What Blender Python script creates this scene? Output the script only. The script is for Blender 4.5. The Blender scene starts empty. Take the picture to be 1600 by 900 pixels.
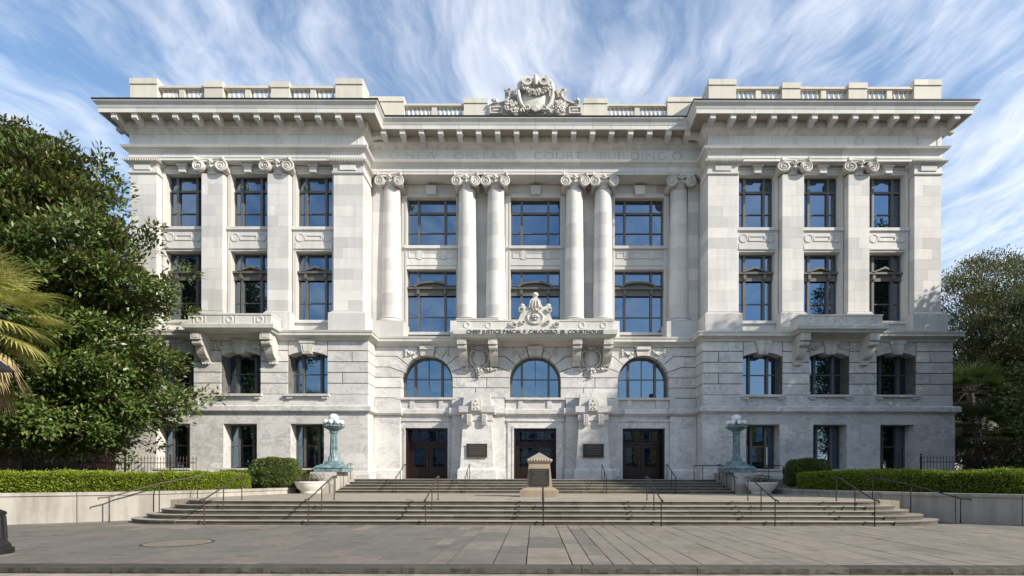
import bpy, math, random
import numpy as np
from mathutils import Matrix, Vector
R = math.radians
random.seed(7); RNG = np.random.default_rng(7)
scene = bpy.context.scene
COL = scene.collection

# ------------------------------------------------------------------ camera, sky, sun, exposure
cam_d = bpy.data.cameras.new('camera'); cam = bpy.data.objects.new('camera', cam_d); COL.objects.link(cam)
cam.location = (0, 0, 1.6); cam.rotation_euler = (R(90), R(-0.1), 0)
cam_d.sensor_width = 36; cam_d.lens = 18.0
cam_d.shift_x = -0.0225; cam_d.shift_y = 0.185
cam_d.clip_start = 0.1; cam_d.clip_end = 5000
scene.camera = cam

SUN_AZ, SUN_EL = R(62.5), R(30.5)              # to the right of the facade's normal, above the horizon
sun_dir = Vector((math.sin(SUN_AZ)*math.cos(SUN_EL), -math.cos(SUN_AZ)*math.cos(SUN_EL), math.sin(SUN_EL)))
sun_d = bpy.data.lights.new('sun', 'SUN'); sun_d.energy = 5.0; sun_d.angle = R(0.53); sun_d.color = (1.0, 0.915, 0.78)
sun = bpy.data.objects.new('sun', sun_d); COL.objects.link(sun)
sun.location = (60, -40, 60); sun.rotation_euler = (-sun_dir).to_track_quat('-Z', 'Y').to_euler()

world = bpy.data.worlds.new('World'); scene.world = world; world.use_nodes = True
def build_world():
    nt = world.node_tree; nt.nodes.clear(); N = nt.nodes.new; L = nt.links.new
    out = N('ShaderNodeOutputWorld'); bg = N('ShaderNodeBackground'); bg.inputs['Strength'].default_value = 0.105
    sky = N('ShaderNodeTexSky'); sky.sky_type = 'NISHITA'; sky.sun_disc = False
    sky.sun_elevation = SUN_EL
    sky.sun_rotation = math.atan2(sun_dir.x, sun_dir.y)
    sky.altitude = 10; sky.air_density = 1.0; sky.dust_density = 0.3; sky.ozone_density = 3.2; sky.air_density = 1.3
    # cirrus: noise on a flat layer high above, drawn out along the street's depth
    geo = N('ShaderNodeTexCoord'); sep = N('ShaderNodeSeparateXYZ'); L(geo.outputs['Generated'], sep.inputs[0])
    zc = N('ShaderNodeMath'); zc.operation = 'MAXIMUM'; L(sep.outputs['Z'], zc.inputs[0]); zc.inputs[1].default_value = 0.03
    za = N('ShaderNodeMath'); za.operation = 'ADD'; L(zc.outputs[0], za.inputs[0]); za.inputs[1].default_value = 0.06
    dx = N('ShaderNodeMath'); dx.operation = 'DIVIDE'; L(sep.outputs['X'], dx.inputs[0]); L(za.outputs[0], dx.inputs[1])
    dy = N('ShaderNodeMath'); dy.operation = 'DIVIDE'; L(sep.outputs['Y'], dy.inputs[0]); L(za.outputs[0], dy.inputs[1])
    comb = N('ShaderNodeCombineXYZ'); L(dx.outputs[0], comb.inputs[0]); L(dy.outputs[0], comb.inputs[1])
    def nz(vec, scale, detail, rough):
        n = N('ShaderNodeTexNoise'); n.inputs['Scale'].default_value = scale; n.inputs['Detail'].default_value = detail; n.inputs['Roughness'].default_value = rough; L(vec, n.inputs['Vector']); return n
    def mapn(vec, sc, rot=0, loc=(0,0,0)):
        m = N('ShaderNodeMapping'); m.inputs['Scale'].default_value = sc; m.inputs['Rotation'].default_value = (0,0,rot); m.inputs['Location'].default_value = loc; L(vec, m.inputs['Vector']); return m.outputs[0]
    def warped(vec, scale, amt):
        w = nz(vec, scale, 3, .5); s = N('ShaderNodeVectorMath'); s.operation = 'SUBTRACT'; L(w.outputs['Color'], s.inputs[0]); s.inputs[1].default_value = (.5,.5,.5)
        k = N('ShaderNodeVectorMath'); k.operation = 'SCALE'; L(s.outputs[0], k.inputs[0]); k.inputs['Scale'].default_value = amt
        d = N('ShaderNodeVectorMath'); d.operation = 'ADD'; L(vec, d.inputs[0]); L(k.outputs[0], d.inputs[1]); return d.outputs[0]
    base = warped(comb.outputs[0], 1.7, .40)
    fine = nz(mapn(warped(base, 6.0, .05), (5.4,1.7,1), R(-14), (2.3,.7,0)), 1.9, 9, .62)       # hair-like streaks
    body = nz(mapn(base, (2.0,1.0,1), R(-10), (6.1,2.4,0)), 1.9, 6, .55)                       # drifts they belong to
    veil = nz(mapn(comb.outputs[0], (.55,.4,1), 0, (1.7,.2,0)), 1.3, 2, .5)                   # where the layer thickens
    def mad(a, k, c):
        m = N('ShaderNodeMath'); m.operation = 'MULTIPLY_ADD'; L(a, m.inputs[0]); m.inputs[1].default_value = k
        if isinstance(c, float): m.inputs[2].default_value = c
        else: L(c, m.inputs[2])
        return m.outputs[0]
    tot = mad(fine.outputs['Fac'], .68, mad(body.outputs['Fac'], .80, mad(veil.outputs['Fac'], .55, 0.0)))
    mr = N('ShaderNodeMapRange'); L(tot, mr.inputs['Value']); mr.interpolation_type = 'SMOOTHSTEP'
    mr.inputs['From Min'].default_value = 0.80; mr.inputs['From Max'].default_value = 1.33
    mr.inputs['To Min'].default_value = 0.08; mr.inputs['To Max'].default_value = 0.84
    mix = N('ShaderNodeMix'); mix.data_type = 'RGBA'; L(mr.outputs[0], mix.inputs['Factor'])
    hs = N('ShaderNodeHueSaturation'); hs.inputs['Saturation'].default_value = 1.15; hs.inputs['Value'].default_value = 1.32; L(sky.outputs[0], hs.inputs['Color']); L(hs.outputs[0], mix.inputs['A']); mix.inputs['B'].default_value = (7.9, 8.2, 8.9, 1)
    L(mix.outputs['Result'], bg.inputs['Color']); L(bg.outputs[0], out.inputs['Surface'])
build_world()
vs = scene.view_settings; vs.view_transform = 'Standard'; vs.look = 'None'; vs.gamma = 1; vs.exposure = 0.44
vs.use_curve_mapping = False
scene.cycles.max_bounces = 5; scene.cycles.diffuse_bounces = 3; scene.cycles.glossy_bounces = 3; scene.cycles.transparent_max_bounces = 6

# ------------------------------------------------------------------ object helpers
CH = {}                                       # parent -> its parts, for copying whole things
def set_parent(c, p):
    c.parent = p; c.matrix_parent_inverse = p.matrix_basis.inverted(); CH.setdefault(p, []).append(c)
def link(name, data, parent=None):
    o = bpy.data.objects.new(name, data); COL.objects.link(o)
    if parent is not None: set_parent(o, parent)
    return o
def tag(o, label=None, cat=None, group=None, kind=None):
    if label: o['label'] = label
    if cat: o['category'] = cat
    if group: o['group'] = group
    if kind: o['kind'] = kind
    return o
def thing(name, label, cat, loc, group=None):
    o = bpy.data.objects.new(name, None); COL.objects.link(o); o.location = loc; o.empty_display_size = .3
    return tag(o, label, cat, group)
def copy_tree(o, delta, label=None):
    """a thing with copies of its parts and sub-parts, moved by delta"""
    c = o.copy(); COL.objects.link(c); c.location = o.location + Vector(delta)
    if label: c['label'] = label
    def rec(src, dst):
        for ch in CH.get(src, []):
            k = ch.copy(); COL.objects.link(k); inv = ch.matrix_parent_inverse.copy(); k.parent = dst; k.matrix_parent_inverse = inv
            rec(ch, k)
    rec(o, c); return c

class MB:
    def __init__(s): s.v = []; s.f = []
    def add(s, vs, fs):
        n = len(s.v); s.v += [tuple(p) for p in vs]; s.f += [tuple(i+n for i in f) for f in fs]; return s
    def box(s, x0, x1, y0, y1, z0, z1):
        v = [(x0,y0,z0),(x1,y0,z0),(x1,y1,z0),(x0,y1,z0),(x0,y0,z1),(x1,y0,z1),(x1,y1,z1),(x0,y1,z1)]
        return s.add(v, [(0,3,2,1),(4,5,6,7),(0,1,5,4),(1,2,6,5),(2,3,7,6),(3,0,4,7)])
    def frustum(s, cx, cy, z0, z1, a0, b0, a1, b1):
        v = [(cx-a0,cy-b0,z0),(cx+a0,cy-b0,z0),(cx+a0,cy+b0,z0),(cx-a0,cy+b0,z0),(cx-a1,cy-b1,z1),(cx+a1,cy-b1,z1),(cx+a1,cy+b1,z1),(cx-a1,cy+b1,z1)]
        return s.add(v, [(0,3,2,1),(4,5,6,7),(0,1,5,4),(1,2,6,5),(2,3,7,6),(3,0,4,7)])
    def poly_y(s, pts, y0, y1):      # (x,z) outline, extruded in y
        n = len(pts); v = [(x,y0,z) for x,z in pts] + [(x,y1,z) for x,z in pts]
        ar = sum(pts[i][0]*pts[(i+1)%n][1]-pts[(i+1)%n][0]*pts[i][1] for i in range(n))
        f = [tuple(range(n)), tuple(range(2*n-1,n-1,-1))] + [(i+n,(i+1)%n+n,(i+1)%n,i) for i in range(n)]
        if ar < 0: f = [tuple(reversed(q)) for q in f]
        return s.add(v, f)
    def poly_x(s, pts, x0, x1):      # (y,z) outline, extruded in x
        n = len(pts); v = [(x0,y,z) for y,z in pts] + [(x1,y,z) for y,z in pts]
        ar = sum(pts[i][0]*pts[(i+1)%n][1]-pts[(i+1)%n][0]*pts[i][1] for i in range(n))
        f = [tuple(range(n-1,-1,-1)), tuple(range(n,2*n))] + [(i,(i+1)%n,(i+1)%n+n,i+n) for i in range(n)]
        if ar < 0: f = [tuple(reversed(q)) for q in f]
        return s.add(v, f)
    def poly_z(s, pts, z0, z1):
        n = len(pts); v = [(x,y,z0) for x,y in pts] + [(x,y,z1) for x,y in pts]
        ar = sum(pts[i][0]*pts[(i+1)%n][1]-pts[(i+1)%n][0]*pts[i][1] for i in range(n))
        f = [tuple(range(n-1,-1,-1)), tuple(range(n,2*n))] + [(i,(i+1)%n,(i+1)%n+n,i+n) for i in range(n)]
        if ar < 0: f = [tuple(reversed(q)) for q in f]
        return s.add(v, f)
    def lathe(s, prof, cx, cy, cz=0, n=16, cap=True):
        v = []; m = len(prof)
        for r, z in prof:
            for k in range(n):
                a = 2*math.pi*k/n; v.append((cx+r*math.cos(a), cy+r*math.sin(a), cz+z))
        f = []
        for j in range(m-1):
            for k in range(n):
                k2 = (k+1)%n; f.append((j*n+k, j*n+k2, (j+1)*n+k2, (j+1)*n+k))
        if cap: f.append(tuple(range(n-1,-1,-1))); f.append(tuple(range((m-1)*n, m*n)))
        return s.add(v, f)
    def tube(s, pts, rad, n=8):
        pts = [Vector(p) for p in pts]; m = len(pts)
        rr = rad if hasattr(rad, '__len__') else [rad]*m
        v = []; up = None
        for i, p in enumerate(pts):
            t = (pts[min(i+1,m-1)] - pts[max(i-1,0)]).normalized()
            if up is None:
                up = Vector((0,0,1)) if abs(t.z) < .9 else Vector((1,0,0))
            a = t.cross(up)
            if a.length < 1e-4: a = t.cross(Vector((0,1,0)))
            a.normalize(); b = a.cross(t).normalized(); up = b
            for k in range(n):
                an = 2*math.pi*k/n; v.append(p + (a*math.cos(an) + b*math.sin(an))*rr[i])
        f = [(j*n+k, j*n+(k+1)%n, (j+1)*n+(k+1)%n, (j+1)*n+k) for j in range(m-1) for k in range(n)]
        f.append(tuple(range(n-1,-1,-1))); f.append(tuple(range((m-1)*n, m*n)))
        return s.add(v, f)
    def ball(s, c, r, n=8, m=6, jit=0):
        rx, ry, rz = r if hasattr(r, '__len__') else (r, r, r)
        v = [(c[0], c[1], c[2]-rz)]
        for j in range(1, m):
            t = math.pi*j/m - math.pi/2
            for k in range(n):
                a = 2*math.pi*k/n; q = 1 + (random.uniform(-jit, jit) if jit else 0)
                v.append((c[0]+rx*q*math.cos(t)*math.cos(a), c[1]+ry*q*math.cos(t)*math.sin(a), c[2]+rz*q*math.sin(t)))
        v.append((c[0], c[1], c[2]+rz)); top = len(v)-1
        f = [(0, 1+(k+1)%n, 1+k) for k in range(n)]
        for j in range(m-2):
            for k in range(n): f.append((1+j*n+k, 1+j*n+(k+1)%n, 1+(j+1)*n+(k+1)%n, 1+(j+1)*n+k))
        b = 1+(m-2)*n
        f += [(top, b+k, b+(k+1)%n) for k in range(n)]
        return s.add(v, f)
    def xf(s, M, start=0):
        for i in range(start, len(s.v)): s.v[i] = tuple(M @ Vector(s.v[i]))
        return s
    def mesh(s, name, mat, smooth=None):
        me = bpy.data.meshes.new(name); me.from_pydata(s.v, [], s.f)
        if mat is not None: me.materials.append(mat)
        if smooth is not None:
            me.polygons.foreach_set('use_smooth', [True]*len(me.polygons)); me.set_sharp_from_angle(angle=R(smooth))
        me.update(); return me
    def build(s, name, mat, parent=None, smooth=None):
        return link(name, s.mesh(name, mat, smooth), parent)

_cubes = {}
def block(name, x0, x1, y0, y1, z0, z1, mat, parent):
    """one cut stone: an object of its own that shares the unit-cube mesh of its material"""
    if mat.name not in _cubes:
        _cubes[mat.name] = MB().box(-.5,.5,-.5,.5,-.5,.5).mesh('stone', mat)
    o = bpy.data.objects.new(name, _cubes[mat.name]); COL.objects.link(o)
    o.location = ((x0+x1)/2, (y0+y1)/2, (z0+z1)/2); o.scale = (abs(x1-x0), abs(y1-y0), abs(z1-z0))
    set_parent(o, parent); return o

def inset(pts, d):
    n = len(pts); ar = sum(pts[i][0]*pts[(i+1)%n][1]-pts[(i+1)%n][0]*pts[i][1] for i in range(n)); sg = 1 if ar > 0 else -1
    out = []
    for i in range(n):
        p0 = Vector(pts[i-1]); p = Vector(pts[i]); p1 = Vector(pts[(i+1)%n])
        a = (p-p0).normalized(); b = (p1-p).normalized()
        na = Vector((-a.y, a.x))*sg; nb = Vector((-b.y, b.x))*sg
        m = na+nb; q = 1+na.dot(nb)
        out.append(tuple(p + (m*(d/q) if q > .2 else na*d)))
    return out

def sweep_blocks(name, prof, path, length, mat, parent, gap=.006, skip=()):
    """a moulding cut into stones: closed profile (out, z) carried along a plan path with mitred corners"""
    P = [Vector(p) for p in path]; n = len(P); nor = []
    for i in range(n-1):
        d = (P[i+1]-P[i]).normalized(); nor.append(Vector((d.y, -d.x)))
    mit = []
    for i in range(n):
        if i == 0: mit.append(nor[0])
        elif i == n-1: mit.append(nor[-1])
        else: a, b = nor[i-1], nor[i]; mit.append((a+b)/(1+a.dot(b)))
    res = []
    for i in range(n-1):
        if i in skip: continue
        Ln = (P[i+1]-P[i]).length; k = max(1, round(Ln/length)); d = (P[i+1]-P[i]).normalized()
        for j in range(k):
            m = MB(); ring = []
            for e in (j, j+1):
                if e == 0: base, mm = P[i], mit[i]
                elif e == k: base, mm = P[i+1], mit[i+1]
                else: base, mm = P[i]+d*(Ln*e/k + (gap/2 if e == j else -gap/2)), nor[i]
                ring.append([(base.x+mm.x*p, base.y+mm.y*p, z) for p, z in prof])
            q = len(prof); v = ring[0]+ring[1]
            ar = sum(prof[t][0]*prof[(t+1)%q][1]-prof[(t+1)%q][0]*prof[t][1] for t in range(q))
            f = [tuple(range(q-1,-1,-1)), tuple(range(q,2*q))] + [(t,(t+1)%q,(t+1)%q+q,t+q) for t in range(q)]
            if ar < 0: f = [tuple(reversed(w)) for w in f]
            # the ring runs (out,z) seen along the path: flip so that normals point outwards
            f = [tuple(reversed(w)) for w in f]
            m.add(v, f); res.append(m.build(name, mat, parent))
    return res

def mesh_quads(name, V, mat):
    """V: (n,4,3) array of loose four-cornered faces"""
    n = len(V); me = bpy.data.meshes.new(name)
    me.vertices.add(n*4); me.vertices.foreach_set('co', V.reshape(-1).astype(np.float32))
    me.loops.add(n*4); me.loops.foreach_set('vertex_index', np.arange(n*4, dtype=np.int32))
    me.polygons.add(n); me.polygons.foreach_set('loop_start', np.arange(0, n*4, 4, dtype=np.int32))
    me.polygons.foreach_set('loop_total', np.full(n, 4, dtype=np.int32))
    me.materials.append(mat); me.update(calc_edges=True); me.validate(); return me

def leaf_quads(P, D, L, W, fold=.25, rng=RNG, up=None):
    """leaves at points P pointing along D: length L, width W (arrays)"""
    n = len(P); D = D/np.linalg.norm(D, axis=1, keepdims=True)
    r = rng.normal(size=(n,3))
    if up is not None: r = r*.55 + up
    S = np.cross(D, r); S /= np.linalg.norm(S, axis=1, keepdims=True)+1e-9
    U = np.cross(S, D)
    L = L[:,None]; W = W[:,None]
    mid = P + D*L*.5
    a = P; b = mid + S*W*.5 + U*W*fold; c = P + D*L; d = mid - S*W*.5 + U*W*fold
    return np.stack([a,b,c,d], axis=1)

# ------------------------------------------------------------------ materials
def new_mat(name):
    m = bpy.data.materials.new(name); m.use_nodes = True; nt = m.node_tree; nt.nodes.clear()
    out = nt.nodes.new('ShaderNodeOutputMaterial'); bs = nt.nodes.new('ShaderNodeBsdfPrincipled')
    nt.links.new(bs.outputs[0], out.inputs['Surface']); return m, nt, bs, out
def ramp_node(nt, fac, stops):
    r = nt.nodes.new('ShaderNodeValToRGB'); e = r.color_ramp.elements
    while len(e) < len(stops): e.new(.5)
    for el, (p, c) in zip(e, stops): el.position = p; el.color = (*c, 1)
    nt.links.new(fac, r.inputs['Fac']); return r.outputs['Color']
def noise(nt, vec, scale, detail=5, rough=.55, dist=0):
    n = nt.nodes.new('ShaderNodeTexNoise'); n.inputs['Scale'].default_value = scale; n.inputs['Detail'].default_value = detail
    n.inputs['Roughness'].default_value = rough; n.inputs['Distortion'].default_value = dist
    if vec is not None: nt.links.new(vec, n.inputs['Vector'])
    return n
def mapping(nt, vec, scale=(1,1,1), rot=(0,0,0), loc=(0,0,0)):
    m = nt.nodes.new('ShaderNodeMapping'); m.inputs['Scale'].default_value = scale; m.inputs['Rotation'].default_value = rot; m.inputs['Location'].default_value = loc
    nt.links.new(vec, m.inputs['Vector']); return m.outputs[0]
def mixc(nt, fac, a, b, mode='MIX'):
    m = nt.nodes.new('ShaderNodeMix'); m.data_type = 'RGBA'; m.blend_type = mode
    for sock, val in (('Factor', fac), ('A', a), ('B', b)):
        if isinstance(val, (int, float)): m.inputs[sock].default_value = val
        elif isinstance(val, tuple): m.inputs[sock].default_value = (*val, 1)
        else: nt.links.new(val, m.inputs[sock])
    return m.outputs['Result']
def mathn(nt, op, a, b=None, clamp=False):
    m = nt.nodes.new('ShaderNodeMath'); m.operation = op; m.use_clamp = clamp
    for i, v in enumerate((a, b)):
        if v is None: continue
        if isinstance(v, (int, float)): m.inputs[i].default_value = v
        else: nt.links.new(v, m.inputs[i])
    return m.outputs[0]
def bump(nt, bs, h, strength=.3, dist=.01):
    b = nt.nodes.new('ShaderNodeBump'); b.inputs['Strength'].default_value = strength; b.inputs['Distance'].default_value = dist
    nt.links.new(h, b.inputs['Height']); nt.links.new(b.outputs[0], bs.inputs['Normal'])
def geom(nt): return nt.nodes.new('ShaderNodeNewGeometry')
def objinfo(nt): return nt.nodes.new('ShaderNodeObjectInfo')

def stone(name, lo, hi, vein=None, veinamt=0.0, stain=.25, grime=(.33,.31,.27), rough=.65, bumpd=.006):
    m, nt, bs, out = new_mat(name); pos = geom(nt).outputs['Position']; oi = objinfo(nt)
    col = ramp_node(nt, oi.outputs['Random'], [(0, lo), (.35, tuple((a*2+b)/3 for a, b in zip(lo, hi))), (.6, hi), (1, tuple((a+b)/2 for a, b in zip(lo, hi)))])
    # each stone cut from another place in the quarry: shift the pattern by the stone's own random
    sh = nt.nodes.new('ShaderNodeVectorMath'); sh.operation = 'SCALE'; sh.inputs[0].default_value = (37, 17, 53); nt.links.new(oi.outputs['Random'], sh.inputs['Scale'])
    ad = nt.nodes.new('ShaderNodeVectorMath'); ad.operation = 'ADD'; nt.links.new(pos, ad.inputs[0]); nt.links.new(sh.outputs[0], ad.inputs[1])
    p2 = ad.outputs[0]
    if vein:
        nv = noise(nt, mapping(nt, p2, (1,1,1.6), (.3,.6,.5)), 1.1, 8, .62, 1.6)
        a = mathn(nt, 'ABSOLUTE', mathn(nt, 'SUBTRACT', nv.outputs['Fac'], .5))
        v1 = ramp_node(nt, a, [(0, (1,1,1)), (.03, (.5,.5,.5)), (.11, (0,0,0))])
        n3 = noise(nt, p2, .9, 3); msk = ramp_node(nt, n3.outputs['Fac'], [(.35, (0,0,0)), (.62, (1,1,1))])
        cl = noise(nt, p2, 2.6, 6, .65, .8); c2 = ramp_node(nt, cl.outputs['Fac'], [(.4, (0,0,0)), (.75, (1,1,1))])
        f = mathn(nt, 'MULTIPLY', mathn(nt, 'ADD', mathn(nt, 'MULTIPLY', v1, msk), mathn(nt, 'MULTIPLY', c2, .27)), veinamt, True)
        col = mixc(nt, f, col, vein)
    # rain streaks and grime with a shape of their own
    st = noise(nt, mapping(nt, pos, (1.5,1.5,.16)), 1.7, 6, .6); sm = ramp_node(nt, st.outputs['Fac'], [(.45, (0,0,0)), (.78, (1,1,1))])
    gr = noise(nt, pos, .45, 7, .65); gm = ramp_node(nt, gr.outputs['Fac'], [(.42, (0,0,0)), (.72, (1,1,1))])
    col = mixc(nt, mathn(nt, 'MULTIPLY', mathn(nt, 'ADD', mathn(nt, 'MULTIPLY', sm, .6), mathn(nt, 'MULTIPLY', gm, .5)), stain, True), col, grime)
    fine = noise(nt, pos, 38, 4); col = mixc(nt, .12, col, ramp_node(nt, fine.outputs['Fac'], [(.3, (.35,.34,.33)), (.7, (1,1,1))]), 'MULTIPLY')
    nt.links.new(col, bs.inputs['Base Color']); bs.inputs['Roughness'].default_value = rough; bs.inputs['Specular IOR Level'].default_value = .35
    bn = noise(nt, pos, 9, 8, .65); bump(nt, bs, bn.outputs['Fac'], .35, bumpd); return m

M = {}
M['terracotta'] = stone('white_terracotta', (.52,.51,.50), (.72,.70,.672), stain=.52, grime=(.34,.33,.31))
M['cornice'] = stone('cornice_terracotta', (.585,.575,.565), (.68,.668,.65), stain=.36, grime=(.36,.345,.32))
M['marble'] = stone('white_marble', (.60,.585,.56), (.74,.725,.70), (.29,.30,.325), .70, stain=.3, rough=.5)
M['carving'] = stone('carved_stone', (.62,.595,.555), (.68,.655,.61), stain=.75, grime=(.19,.17,.14), bumpd=.03)
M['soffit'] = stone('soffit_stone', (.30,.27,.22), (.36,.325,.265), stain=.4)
M['parapet'] = stone('parapet_stone', (.60,.565,.49), (.70,.66,.58), stain=.4, grime=(.28,.25,.2))
M['balcony'] = stone('balcony_stone', (.56,.55,.515), (.66,.645,.60), stain=.5, grime=(.26,.28,.25))
M['granite'] = stone('tan_granite', (.34,.27,.195), (.40,.325,.24), stain=.5, grime=(.12,.1,.08))
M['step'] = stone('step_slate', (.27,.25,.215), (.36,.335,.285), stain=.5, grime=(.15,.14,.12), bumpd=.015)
def darken_risers(m):                            # upright faces get a darker, mottled colour than the treads
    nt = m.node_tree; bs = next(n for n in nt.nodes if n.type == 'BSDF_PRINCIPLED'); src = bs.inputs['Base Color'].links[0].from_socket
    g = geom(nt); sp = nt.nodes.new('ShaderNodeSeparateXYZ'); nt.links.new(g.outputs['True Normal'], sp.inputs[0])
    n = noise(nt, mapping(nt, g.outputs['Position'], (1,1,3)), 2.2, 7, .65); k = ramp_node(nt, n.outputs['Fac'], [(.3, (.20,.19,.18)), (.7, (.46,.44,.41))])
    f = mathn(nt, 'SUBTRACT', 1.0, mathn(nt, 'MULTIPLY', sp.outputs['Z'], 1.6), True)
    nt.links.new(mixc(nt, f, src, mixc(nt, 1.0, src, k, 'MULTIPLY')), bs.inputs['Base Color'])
M['wallstone'] = stone('retaining_wall_stone', (.38,.36,.325), (.47,.45,.41), stain=1.0, grime=(.15,.14,.12))
M['kerb'] = stone('kerb_granite', (.055,.05,.045), (.10,.093,.082), stain=.6, grime=(.02,.019,.016), rough=.85, bumpd=.05)

def plain(name, col, rough=.5, metal=0, var=.0, nscale=6, bumpd=0, spec=.5):
    m, nt, bs, out = new_mat(name); pos = geom(nt).outputs['Position']
    if var:
        n = noise(nt, pos, nscale, 6, .6)
        c = ramp_node(nt, n.outputs['Fac'], [(.3, tuple(x*(1-var) for x in col)), (.7, tuple(min(1, x*(1+var)) for x in col))])
        nt.links.new(c, bs.inputs['Base Color'])
        if bumpd: bump(nt, bs, n.outputs['Fac'], .5, bumpd)
    else: bs.inputs['Base Color'].default_value = (*col, 1)
    bs.inputs['Roughness'].default_value = rough; bs.inputs['Metallic'].default_value = metal; bs.inputs['Specular IOR Level'].default_value = spec
    return m
M['bronze'] = plain('bronze_frame', (.105,.098,.088), .45, 0, .15, 3)
M['wood'] = plain('door_mahogany', (.017,.005,.004), .42, 0, .4, 5)
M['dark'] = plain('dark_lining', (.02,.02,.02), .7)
M['iron'] = plain('black_iron', (.014,.014,.015), .45, 0, .2, 12)
M['rust'] = plain('brown_iron', (.055,.036,.028), .5, 0, .35, 14)
M['verdigris'] = plain('verdigris_bronze', (.14,.215,.235), .6, 0, .65, 4, .015)
M['globe'] = plain('opal_glass', (.72,.75,.78), .12, 0, 0)
M['white'] = plain('white_planter', (.72,.70,.66), .5, 0, .06, 4)
M['letters'] = plain('dark_lettering', (.035,.037,.035), .6)
M['friezegrey'] = plain('frieze_letter_grey', (.43,.425,.42), .8)  # frieze letters, darker than the stone they stand on
M['jointdark'] = plain('dark_joint', (.13,.125,.115), .9, 0, .3, 3)  # backing seen in the joints, darker than the block faces
M['plaque'] = plain('bronze_plaque', (.038,.034,.030), .6, 0, .25, 25, .01, .25)
M['flash'] = plain('roof_flashing', (.012,.012,.014), .5)
M['roof'] = plain('flat_roof', (.25,.24,.22), .9, 0, .2, 1)
M['soil'] = plain('garden_soil', (.055,.042,.03), .95, 0, .4, 3, .03)
M['gutter'] = plain('gutter_concrete', (.30,.27,.225), .9, 0, .3, 3, .01)
M['asphalt'] = plain('asphalt', (.085,.08,.074), .9, 0, .3, 4, .01)
M['earth'] = plain('far_ground', (.09,.085,.07), .95, 0, .3, .3)
M['bark'] = plain('bark', (.09,.07,.055), .9, 0, .4, 9, .03)
M['manhole'] = plain('manhole_iron', (.22,.20,.16), .75, 0, .3, 18, .01)

def glass_mat():
    m, nt, bs, out = new_mat('window_glass'); oi = objinfo(nt)
    bs.inputs['Base Color'].default_value = (.004,.006,.010,1); bs.inputs['Roughness'].default_value = .015
    gl = nt.nodes.new('ShaderNodeBsdfGlossy'); gl.inputs['Roughness'].default_value = .012; gl.inputs['Color'].default_value = (.42,.68,1,1)
    pos = geom(nt).outputs['Position']; n = noise(nt, pos, 1.4, 2); b = nt.nodes.new('ShaderNodeBump'); b.inputs['Strength'].default_value = .10; b.inputs['Distance'].default_value = .025
    nt.links.new(n.outputs['Fac'], b.inputs['Height']); nt.links.new(b.outputs[0], gl.inputs['Normal'])
    mx = nt.nodes.new('ShaderNodeMixShader'); mx.inputs['Fac'].default_value = .26
    nt.links.new(bs.outputs[0], mx.inputs[1]); nt.links.new(gl.outputs[0], mx.inputs[2]); nt.links.new(mx.outputs[0], out.inputs['Surface']); return m
M['glass'] = glass_mat()

darken_risers(M['step'])
def paving(name, cols, joint=None, rough=.8):
    m, nt, bs, out = new_mat(name); pos = geom(nt).outputs['Position']; oi = objinfo(nt)
    col = ramp_node(nt, oi.outputs['Random'], [(i/(len(cols)-1), c) for i, c in enumerate(cols)])
    n1 = noise(nt, pos, 3, 8, .65); col = mixc(nt, .55, col, ramp_node(nt, n1.outputs['Fac'], [(.3, (.5,.5,.5)), (.7, (1.0,1.0,1.0))]), 'MULTIPLY')
    n2 = noise(nt, mapping(nt, pos, (1.2,.35,1)), .8, 5, .6); col = mixc(nt, ramp_node(nt, n2.outputs['Fac'], [(.5, (0,0,0)), (.75, (.55,.55,.55))]), col, (.09,.085,.076))
    nt.links.new(col, bs.inputs['Base Color']); bs.inputs['Roughness'].default_value = rough
    n4 = noise(nt, pos, 1.7, 9, .72, .6); col = mixc(nt, ramp_node(nt, n4.outputs['Fac'], [(.56, (0,0,0)), (.68, (.6,.6,.6))]), col, (.06,.057,.052)); nt.links.new(col, bs.inputs['Base Color'])
    n3 = noise(nt, pos, 22, 6, .6); bump(nt, bs, n3.outputs['Fac'], .5, .008); return m
M['flag'] = paving('flagstone', [(.20,.185,.157), (.25,.226,.188), (.215,.20,.17), (.265,.23,.187), (.225,.21,.18), (.26,.22,.18)])
M['darkflag'] = paving('dark_flagstone', [(.145,.137,.122), (.185,.17,.148), (.16,.152,.136), (.20,.172,.146), (.15,.145,.13), (.19,.16,.136)])  # darker flagstones, laid on the left part of the pavement
M['joint'] = plain('joint_mortar', (.09,.08,.068), .95, 0, .5, 7)

def landing_mat():
    m, nt, bs, out = new_mat('landing_paving'); pos = geom(nt).outputs['Position']
    br = nt.nodes.new('ShaderNodeTexBrick'); nt.links.new(pos, br.inputs['Vector']); br.inputs['Scale'].default_value = 1
    br.inputs['Brick Width'].default_value = 1.9; br.inputs['Row Height'].default_value = 1.25; br.inputs['Mortar Size'].default_value = .012
    br.inputs['Color1'].default_value = (.36,.31,.235,1); br.inputs['Color2'].default_value = (.31,.27,.21,1); br.inputs['Mortar'].default_value = (.15,.13,.1,1)
    n = noise(nt, pos, 2.2, 7); c = mixc(nt, .5, br.outputs['Color'], ramp_node(nt, n.outputs['Fac'], [(.3, (.6,.6,.6)), (.7, (1,1,1))]), 'MULTIPLY')
    nt.links.new(c, bs.inputs['Base Color']); bs.inputs['Roughness'].default_value = .85; return m
M['landing'] = landing_mat()

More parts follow.
